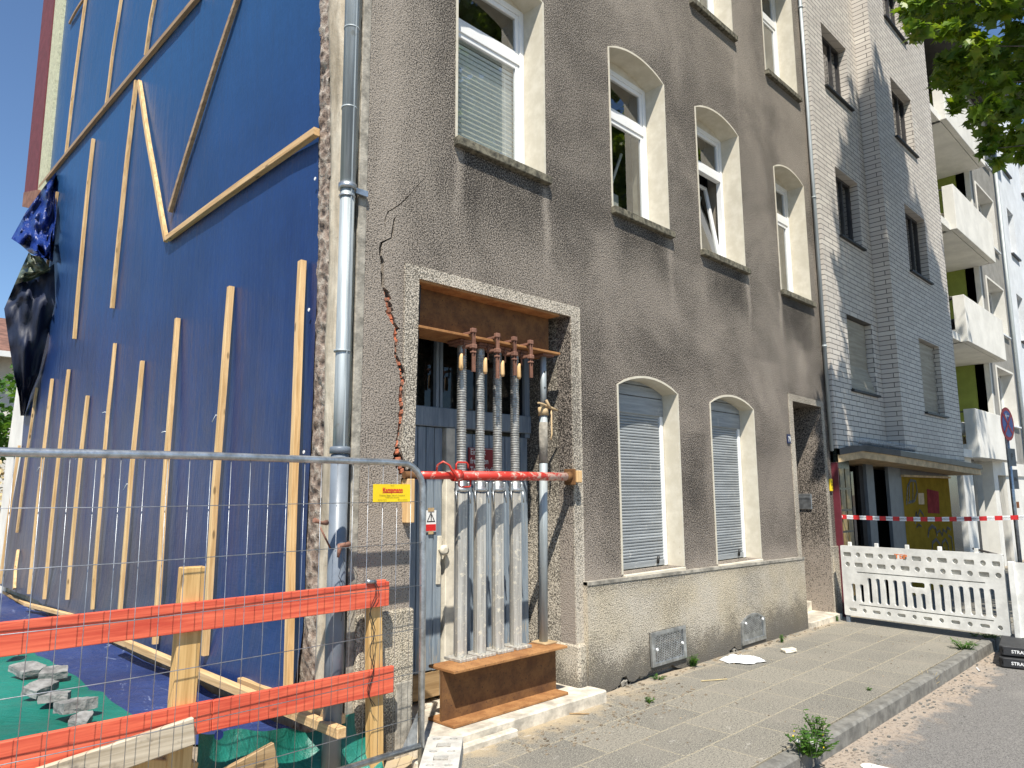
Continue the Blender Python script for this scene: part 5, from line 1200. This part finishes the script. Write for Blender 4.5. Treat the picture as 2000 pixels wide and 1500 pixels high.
def rrow(v, off, h):
    for i in range(13):
        u = LB * (.045 + .077 * i)
        if (i + off) % 2 == 0: rec.append(rr(max(.03, u - .055), min(LB - .03, u + .055), v - h, v + h, .012))
        else: rec.append(cc(u, v, h + .004))
rrow(.873, 0, .028); rrow(.745, 1, .028)
bot = []
for i in range(12):
    u = LB * (.06 + .081 * i); bot.append(rr(u - .05, u + .05, .15, .19, .015) if i % 2 == 0 else cc(u, .17, .027))
gro = [rr(.20, LB - .20, .645, .658, .004), rr(.20, LB - .15, .232, .245, .004)]
O = A0 + nb * .022 + Z_ * 0
out = rr(0, LB, .09, HB, .015)
bm = B(); plate(bm, out, slots + rec + bot + gro, O, du, Z_, nb, .026, back=False)
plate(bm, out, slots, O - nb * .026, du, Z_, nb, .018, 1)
for (k, u) in enumerate((.065, .25, .45, .65, .86)): obox(bm, A0 + du * LB * u + Z_ * (HB + .02), du * .022, nb * .015, Z_ * .028, .004)
obj('panel', bm, [M['whiteplastic'], M['shadedplastic']], ba)
bm = B()
for u in (.03, LB - .03): obox(bm, A0 + du * u + Z_ * .06 - nb * .005, du * .022, nb * .018, Z_ * .065, .003)
obj('foot_peg', bm, M['greypipe'], ba)
bm = B(); tube(bm, [A0 + du * (LB * .84) + Z_ * (HB + .045), A0 + du * (LB + .0) + Z_ * (HB - .02)], .012, 6); obj('latch_bar', bm, M['darkmetal'], ba)
bm = B(); text(bm, 'TEP', .075, A0 + du * (LB * .41) + nb * .0225 + Z_ * .885, du, Z_, nb, 0, bold=.001, sx=1.3); obj('spray_mark', bm, M['orange'], ba)
b2 = thing('site_barrier', 'second white plastic barrier joining at the right edge of the picture', 'barrier', (7.4, -3, 0))
O2 = Vector((7.17, -2.16, -.03)); d2 = Vector((-.02, -1, 0)).normalized(); n2 = Vector((-1, .02, 0)).normalized()
bm = B(); plate(bm, rr(0, 1.9, .1, .93, .015), slots[:5] + slots[9:16], O2, d2, Z_, n2, .045); obj('panel', bm, M['whiteplastic'], b2)
bm = B(); obox(bm, O2 + d2 * .0 + Z_ * .5 + n2 * .0, d2 * .03, n2 * .03, Z_ * .44, .004); obj('hinge_post', bm, M['whiteplastic'], b2)
def rfoot(z, lab, dx, t):
    c = Vector((6.93 + dx, -2.33, z)); r = thing('rubber_foot', lab, 'barrier foot', tuple(c), 'black rubber barrier feet')
    bm = B(); l, w2, h = .42, .30, .105
    v = [(-l, -w2 + .03), (-l + .03, -w2), (l, -w2), (l, w2), (-l + .03, w2), (-l, w2 - .03)]
    plate(bm, v, [], c + Z_ * h, Vector((.985, .17, 0)), Vector((-.17, .985, 0)), Z_, h - .01); bmesh.ops.bevel(bm, geom=bm.edges[:], offset=.008, segments=1, affect='EDGES'); obj('slab', bm, M['black'], r)
    U = Vector((-.17, -.0, 0)); ax_ = Vector((.985, .17, 0)); sd_ = Vector((-.17, .985, 0)); front = c - ax_ * (l + .001) + Z_ * .055
    bm = B(); text(bm, t, .045, front + sd_ * .13, -sd_, Z_, -ax_, 0, bold=.001); obj('lettering', bm, M['white'], r)
    bm = B(); obox(bm, front - sd_ * .11, sd_ * .035, ax_ * .003, Z_ * .03); obj('orange_reflector', bm, M['orange'], r)
    bm = B(); obox(bm, front - sd_ * .20, sd_ * .03, ax_ * .003, Z_ * .03); obj('white_reflector', bm, M['white'], r)
    bm = B(); obox(bm, c + Z_ * (h + .001) + ax_ * .08, ax_ * .2, sd_ * .05, Z_ * .003); obox(bm, c + Z_ * (h + .001) + ax_ * .05 - sd_ * .16, ax_ * .15, sd_ * .04, Z_ * .003); obj('socket', bm, M['blackp'], r)
rfoot(-.12, 'lower of two stacked black rubber barrier feet on the asphalt', 0, 'STRAB'); rfoot(-.012, 'upper of two stacked black rubber barrier feet under the barrier end', .05, 'STRAB')
# tape
r = thing('barrier_tape', 'red and white barrier tape stretched across the street', 'tape', (7.9, -1.5, 1.3))
T0 = Vector((7.88, -.05, 1.345)); T1 = Vector((8.0, -2.9, 1.365)) ; T1 = CP + ray(2005, 1010) * 8.9
dt = T1 - T0; n = 26; ph = []
br_, bb = B(), B()
for i in range(n):
    a = T0 + dt * (i / n); b = T0 + dt * ((i + 1) / n); sg = lambda t: -.03 * math.sin(math.pi * min(t, 1)); a.z += sg(i / n); b.z += sg((i + 1) / n)
    h = .028; tw = Vector((0, 0, 0)); quad(br_, a - Z_ * h + tw, b - Z_ * h - tw, b + Z_ * h + tw, a + Z_ * h - tw, i % 2)
    if i % 2 == 1: text(bb, 'ABSPERRUNG', .028, (a + b) / 2 - X_ * .012, (b - a).normalized(), Z_, -X_, 0, sx=.62)
dend = dt.normalized(); quad(br_, T1 - Z_ * .028, T1 + dend * 1.5 - Z_ * .028, T1 + dend * 1.5 + Z_ * .028, T1 + Z_ * .028)
bmesh.ops.remove_doubles(br_, verts=br_.verts, dist=.03); obj('striped_band', br_, [M['red'], M['white']], r); obj('printing', bb, M['blackp'], r)
bm = B(); bmesh.ops.create_icosphere(bm, subdivisions=2, radius=.03, matrix=Matrix.Translation(T0)); tube(bm, [T0, T0 + Vector((-.05, 0, .03))], .008, 5); obj('knot', bm, M['bag'], r)
# traffic sign
sx_, sy_ = 11.20, -1.5
r = thing('no_stopping_sign', 'round blue and red no stopping sign on a grey post with two plates', 'traffic sign', (sx_, sy_, 0))
bm = B(); tube(bm, [(sx_ + .02, sy_ + .03, -.1), (sx_ + .02, sy_ + .03, 3.0)], .03, 10); obj('post', bm, M['steel'], r)
nsg = Vector((-.13, -.99, 0)).normalized(); usg = Vector((.99, -.13, 0)).normalized(); cS = CP + ray(1968, 828) * 11.65
bm = B(); plate(bm, [(.27 * math.cos(a), .27 * math.sin(a)) for a in [math.pi * k / 16 for k in range(32)]], [], cS, usg, Z_, nsg, .006); obj('disc', bm, M['red'], r)
bm = B(); plate(bm, [(.215 * math.cos(a), .215 * math.sin(a)) for a in [math.pi * k / 16 for k in range(32)]], [], cS + nsg * .003, usg, Z_, nsg, .002); obj('blue_field', bm, M['blue'], r)
bm = B()
for s in (-1, 1): c = cS + nsg * .006; d = (usg * s + Z_).normalized(); q = (usg * -s + Z_).normalized(); quad(bm, c - d * .215 - q * .024, c + d * .215 - q * .024, c + d * .215 + q * .024, c - d * .215 + q * .024); c = c + nsg * .001
obj('red_cross', bm, M['red'], r)
bm = B(); c = cS + nsg * .009 + Z_ * .13; quad(bm, c - Z_ * .01 - usg * .07, c - Z_ * .01 + usg * .07, c + Z_ * .01 + usg * .07, c + Z_ * .01 - usg * .07); bm.faces.new([bm.verts.new(c + usg * a + Z_ * b) for a, b in ((-.1, 0), (-.04, .05), (-.04, -.05))]); obj('arrow', bm, M['white'], r)
for k, (a, b) in enumerate(((1976, 893), (1981, 936))):
    c = CP + ray(a, b) * 11.62; bm = B(); obox(bm, c, usg * .16, nsg * .004, Z_ * (.14 if k == 0 else .155), .002); obj('supplementary_plate', bm, M['greycol'], r)
    bm = B(); text(bm, ('P', '7-18h')[k], (.16, .08)[k], c + nsg * .006, usg, Z_, nsg, 0, bold=.002); obj('plate_text', bm, M['blackp'], r)
c = CP + ray(1988, 986) * 11.55; bm = B(); obox(bm, c, usg * .05, nsg * .003, Z_ * .05); obj('orange_sticker', bm, M['orange'], r)

# ================================================================== litter and weeds
bm = B()
def bagf(u, v):
    c = gnd(1447, 1293, 0); a = 2 * math.pi * u; rr_ = .02 + .98 * v; k = 1 - .35 * max(0, math.cos(a * 1.0)) * 0
    ax_ = Vector((.62, -.78, 0)); sd_ = Vector((.78, .62, 0)); ln = .215 * (1 + .22 * math.sin(3 * a + 1)); wd = .115 * (1 + .18 * math.sin(4 * a))
    p = c + ax_ * math.cos(a) * ln * rr_ + sd_ * math.sin(a) * wd * rr_; h = .055 * (1 - v ** 2.2) * (.55 + .8 * vn(u * 9, v * 5, 3)) + .012 * vn(u * 30, v * 12, 6); p.z = .004 + max(0, h); return p
grid(bm, bagf, 48, 14); obj('plastic_bag', bm, M['bag'], None, 'thin white plastic bag lying on the pavement below the arched grate', 'bag')
bm = B(); c = gnd(1541, 1274, 0); obox(bm, c + Z_ * .02, (.06, -.035, .006), (.03, .04, 0), (0, .004, .016), .006); bmesh.ops.subdivide_edges(bm, edges=bm.edges[:], cuts=2)
for v in bm.verts: v.co += Vector((random.uniform(-1, 1), random.uniform(-1, 1), random.uniform(-.6, 1))) * .006
obj('crushed_carton', bm, M['doorwhite'], None, 'small crushed beige carton on the pavement to the right of the white bag', 'carton')
random.seed(21)
def stick(px, py, L, a, lab, m='straw', z=0.004):
    p = gnd(px, py, z); bm = B(); d = Vector((math.cos(a), math.sin(a), 0)) * L / 2; beam(bm, p - d + Z_ * .004, p + d + Z_ * .006, .012, .006, Z_, 0); obj('wood_splinter', bm, M[m], None, lab, 'splinter', 'small debris on the pavement')
stick(1131, 1395, .16, -.9, 'dark splinter on the sawdust before the threshold step', 'plankbrown'); stick(1395, 1329, .26, -.55, 'long pale splinter on the pavement below the square grate')
stick(1910, 1308, .13, .4, 'white splinter on the asphalt in the shade near the rubber feet', 'white', -.118)
bm = B()
for k in range(420):
    if k < 200: x, y, s = random.uniform(1.0, 3.2), random.uniform(-.75, -.2), random.uniform(.003, .011)
    elif k < 300: x = random.uniform(2.4, 7); y = random.uniform(-.17, -.07); s = random.uniform(.003, .014)
    else: x = random.uniform(1.5, 7.5); y = random.uniform(-1.75, -.2); s = random.uniform(.002, .008)
    if .3 < x < 2.35 and y > -.32: continue
    obox(bm, (x, y, s * .4), (s, s * .3, 0), (-s * .3, s * .8, 0), (0, 0, s * .45))
obj('grit', bm, M['soil'], None, 'scattered crumbs of plaster and wood on the pavement', 'debris', kind='stuff')
bm = B()
for k in range(260):
    x = random.uniform(1.5, 8); y = KY1 - .02 - abs(random.gauss(0, .16)); s = random.uniform(.003, .012); obox(bm, (x, y, -.12 + s * .4), (s, 0, 0), (0, s * .8, 0), (0, 0, s * .5))
obj('gutter_grit', bm, M['kerb'], None, 'small stones and dirt gathered along the kerb', 'debris', kind='stuff')
def weed(c, hgt, spread, n, lab, straw=False, flowers=0, leafs=.04):
    r = thing('weed', lab, 'weed', tuple(c), 'weeds growing from the joints')
    bs, bl2 = B(), B()
    for i in range(n):
        a = random.random() * 6.28; rad = spread * math.sqrt(random.random()); h = hgt * random.uniform(.45, 1.0); base = c + Vector((math.cos(a) * rad * .45, math.sin(a) * rad * .45, 0)); tip = base + Vector((math.cos(a) * rad, math.sin(a) * rad, h))
        mid = base.lerp(tip, .5) + Z_ * h * .15; tube(bs, [base, mid, tip], [.0035, .0028, .0015], 4, False)
        if not straw:
            for k in range(7):
                t = .15 + .85 * k / 6; p = base.lerp(mid, t * 2) if t < .5 else mid.lerp(tip, t * 2 - 1); b = random.random() * 6.28; L = leafs * random.uniform(.6, 1.2); d = Vector((math.cos(b), math.sin(b), random.uniform(-.2, .5))).normalized(); s = d.cross(Z_).normalized()
                o = [(0, 0), (.25, .16), (.4, .10), (.55, .26), (.7, .12), (1, 0)]
                pts = [p + d * L * q[0] + s * L * q[1] * .9 for q in o] + [p + d * L * q[0] - s * L * q[1] * .9 + Z_ * .003 for q in o[1:-1]][::-1]
                bl2.faces.new([bl2.verts.new(q) for q in pts])
    for i in range(flowers):
        a = random.random() * 6.28; q = c + Vector((math.cos(a) * spread * .9, math.sin(a) * spread * .9, hgt * random.uniform(.4, .9))); bf = B(); bmesh.ops.create_icosphere(bf, subdivisions=1, radius=.006, matrix=Matrix.Translation(q)); obj('flower', bf, M['yellow'], r)
    obj('stem', bs, M['straw' if straw else 'weed'], r)
    if bl2.verts: obj('leaf_tuft', bl2, M['weed'], r)
weed(gnd(1585, 1475, -.01), .17, .12, 34, 'large leafy weed with yellow flowers growing over the kerb', flowers=5, leafs=.055); weed(gnd(1598, 1440, 0) + Vector((.0, .0, 0)), .17, .07, 14, 'upright leafy weed right behind the large kerb weed', leafs=.05)
r = thing('dandelion', 'two dandelion clocks beside the kerb weed', 'weed', tuple(gnd(1560, 1475, 0))); bm = B(); bs = B()
for px, py in ((1560, 1435), (1587, 1438)):
    p = gnd(px, py + 40, 0) + Z_ * .09; bmesh.ops.create_icosphere(bm, subdivisions=2, radius=.015, matrix=Matrix.Translation(p)); tube(bs, [p, p - Z_ * .09], .002, 4)
obj('seed_head', bm, M['curtain'], r); obj('stalk', bs, M['weed'], r)
weed(gnd(1352, 1302, 0), .11, .05, 22, 'bright green weed at the wall beside the square grate', leafs=.04); weed(gnd(1285, 1327, 0), .035, .05, 9, 'flat green weed at the crumbled foot of the plinth', leafs=.03)
weed(gnd(1267, 1372, 0), .04, .03, 8, 'small green seedling on the slabs before the plinth', leafs=.03); weed(gnd(1527, 1255, 0), .09, .025, 8, 'thin weed at the wall beside the crushed carton', leafs=.03)
weed(gnd(1636, 1213, 0), .07, .03, 8, 'little weed at the foot of the entrance step', leafs=.025); weed(gnd(1770, 1372, -.12), .06, .03, 9, 'small green weed in the gutter below the kerb', leafs=.03)
weed(gnd(1815, 1343, -.12), .15, .07, 40, 'dry straw coloured grass tuft at the kerb', True); weed(gnd(1885, 1268, 0), .10, .10, 22, 'green weed at the kerb edge in front of the barrier end', leafs=.045); weed(gnd(1925, 1252, -.05), .10, .14, 26, 'shaded green weed under the barrier end', leafs=.05)
weed(gnd(1697, 1348, 0), .02, .02, 6, 'tiny green seedling in a slab joint near the kerb', leafs=.022)

# ================================================================== street maple
def leaves(name, cl, size, parent, m, lobed=True):
    """cl: list of (centre, radius, count)"""
    V, F = [], []
    lob = [(0, 0), (.30, -.05), (.24, .16), (.52, .14), (.40, .34), (.72, .62), (.34, .56), (.24, .66), (.0, 1.05), (-.24, .66), (-.34, .56), (-.72, .62), (-.40, .34), (-.52, .14), (-.24, .16), (-.30, -.05)] if lobed else [(0, 0), (.35, .2), (.6, .6), (.2, .7), (0, 1.0), (-.2, .7), (-.6, .6), (-.35, .2)]
    for c, rad, cnt in cl:
        for _ in range(cnt):
            while True:
                q = Vector((random.uniform(-1, 1), random.uniform(-1, 1), random.uniform(-1, 1)))
                if q.length < 1: break
            p = c + Vector((q.x * rad, q.y * rad, q.z * rad * .8)); s = size * random.uniform(.7, 1.25)
            nrm = Vector((random.gauss(0, .55), random.gauss(0, .55), random.uniform(.3, 1.0))).normalized(); d = nrm.cross(Vector((random.gauss(0, 1), random.gauss(0, 1), random.gauss(0, .3)))).normalized(); d = (d - Z_ * .45).normalized(); w_ = d.cross(nrm).normalized()
            i0 = len(V); cup = nrm * s * .12
            V += [p + d * s * (y - .3) + w_ * s * x - cup * abs(x) * 2 for x, y in lob]; F.append(list(range(i0, i0 + len(lob))))
    me = bpy.data.meshes.new(name); og = ORG[parent.name]; me.from_pydata([tuple(v - og) for v in V], [], F); me.materials.append(M[m]); o = bpy.data.objects.new(name, me); COL.objects.link(o); o.parent = parent; return o
random.seed(5)
TB = Vector((7.9, -5.6, -.12))
tr = thing('maple_tree', 'street maple whose leafy branches hang over the top right of the street', 'tree', tuple(TB))
vis = [(1790, 12, 40), (1775, 30, 22), (1788, 60, 24), (1825, 18, 45), (1862, 30, 42), (1900, 12, 48), (1850, 58, 22), (1945, 8, 46), (1985, 22, 46), (1880, 62, 30), (1852, 118, 30), (1880, 112, 40), (1842, 150, 24), (1868, 165, 28), (1862, 205, 20), (1905, 140, 40), (1915, 90, 34), (1945, 112, 30),
       (1975, 90, 36), (1990, 62, 34), (1935, 165, 40), (1970, 150, 40), (1998, 130, 40), (1925, 210, 28), (1955, 215, 34), (1990, 195, 38), (1905, 235, 17), (1935, 262, 26), (1965, 285, 26), (1995, 262, 34), (1958, 312, 16), (1985, 305, 22), (1925, 292, 14), (2010, 300, 26), (2030, 200, 60), (2040, 90, 60), (1985, -30, 60), (1880, -30, 60), (1800, -25, 45)]
cl = []
for px, py, pr in vis:
    dd = 7.6 + 1.5 * hsh(px, py) ; c = CP + ray(px, py) * dd; rad = pr / 1414 * dd; cl.append((c, rad * .95, int(9 + pr * pr / 36)))
leaves('crown', cl, .135, tr, 'leaf')
cl2 = []; N = 0
while N < 430:
    xh, zh, t = random.uniform(8.3, 14.2), random.uniform(-1.0, 8.3), random.uniform(3.0, 6.6)
    top = 6.0 + 2.2 * math.sin(min(max((xh - 8.3) / 3.2, 0), 1) * 2.4) - max(0, xh - 11.2) * 1.3
    if zh > top: continue
    if xh < 8.3 + .35 * max(0, 1.0 - abs(zh - 6) / 2) + (.35 if zh < 4.6 else 0): continue
    g_ = vn(xh * 2.3, zh * .55, 31)
    if g_ < .30: continue
    c = Vector((xh - .97 * t, -.2 - t, zh + 2.1 * t))
    if c.z < 6.8: continue
    cl2.append((c, random.uniform(.25, .46), 40)); N += 1
leaves('upper_crown', cl2, .17, tr, 'leaf', False)
cl3 = [(Vector((7.9 + random.gauss(0, 1.6), -6.3 + random.gauss(0, 1.1), 10.5 + random.gauss(0, 2.4))), .5, 36) for _ in range(150)]
cl3 = [q for q in cl3 if (q[0].x + .97 * (-q[0].y) > 8.6 and q[0].y < -3.2 and not (q[0].x + .97 * (-q[0].y) > 8.6 and q[0].z + 2.1 * q[0].y > 8.0))]
leaves('inner_crown', cl3, .17, tr, 'leaf', False)
bm = B(); tube(bm, [TB, TB + Vector((0, 0, 1.5)), TB + Vector((.05, .05, 4.5)), TB + Vector((-.1, .2, 8)), TB + Vector((-.4, .4, 12)), TB + Vector((-.8, .5, 16))], [.26, .21, .17, .13, .08, .03], 14); obj('trunk', bm, M['bark'], tr)
bm = B()
for c, rad, _ in cl[::4] + cl2[::12] + cl3[::7]:
    h0 = max(4.2, min(c.z - 1.0, 13)); k = (h0) / 16; b0 = TB + Vector((-.5 * k, .4 * k, h0)); md = b0.lerp(c, .45) + Z_ * .35; m2_ = b0.lerp(c, .75) + Vector((random.uniform(-.12, .12), random.uniform(-.12, .12), .22)); tube(bm, [b0, md, m2_, c], [.05, .024, .011, .004], 6, False)
obj('limb', bm, M['bark'], tr)
# second street tree further along, mostly beyond the picture edge
t2 = thing('maple_tree', 'second street maple farther along, casting leaf shadows on the white house', 'tree', (21.5, -6.6, -.12))
for ch in [c for c in tr.children if c.name.split('.')[0] != 'crown']:
    c = ch.copy(); COL.objects.link(c); c.parent = t2

# ================================================================== distant left background
lb = thing('red_roofed_house', 'white house with a red tiled roof far behind the plot at the left', 'house', (-2, 24, 0))
bm = B(); box(bm, -6, 2.2, 21, 30, -.3, 5.75); obj('wall', bm, M['whitewall'], lb)
bm = B(); plate(bm, [(20.4, 5.7), (30.6, 5.7), (25.5, 7.75)], [], (-6.4, 0, 0), Y_, Z_, -X_, 9.0); obj('roof', bm, M['roof'], lb)
bm = B(); box(bm, -6.4, 2.6, 20.3, 20.42, 5.6, 5.76); obj('gutter', bm, M['pvc'], lb)
bt_ = thing('garden_tree', 'small bushy green tree between the gable and the red roofed house', 'tree', (-.4, 16.5, -.2))
random.seed(9)
leaves('crown', [(Vector((.25 + random.gauss(0, .65), 16.5 + random.gauss(0, .7), 3.3 + random.gauss(0, .75))), .5, 46) for _ in range(44)], .16, bt_, 'weed', False)
bm = B(); tube(bm, [(.1, 16.5, -.3), (.15, 16.5, 1.4), (.2, 16.5, 3.4)], [.10, .08, .04], 8); obj('trunk', bm, M['bark'], bt_)
bu = thing('yellow_green_bush', 'low yellowish bush below the garden tree at the left edge', 'bush', (-.8, 15, -.2))
leaves('foliage', [(Vector((.2 + random.gauss(0, .6), 15 + random.gauss(0, .4), 1.5 + random.gauss(0, .5))), .45, 50) for _ in range(26)], .12, bu, 'straw', False)
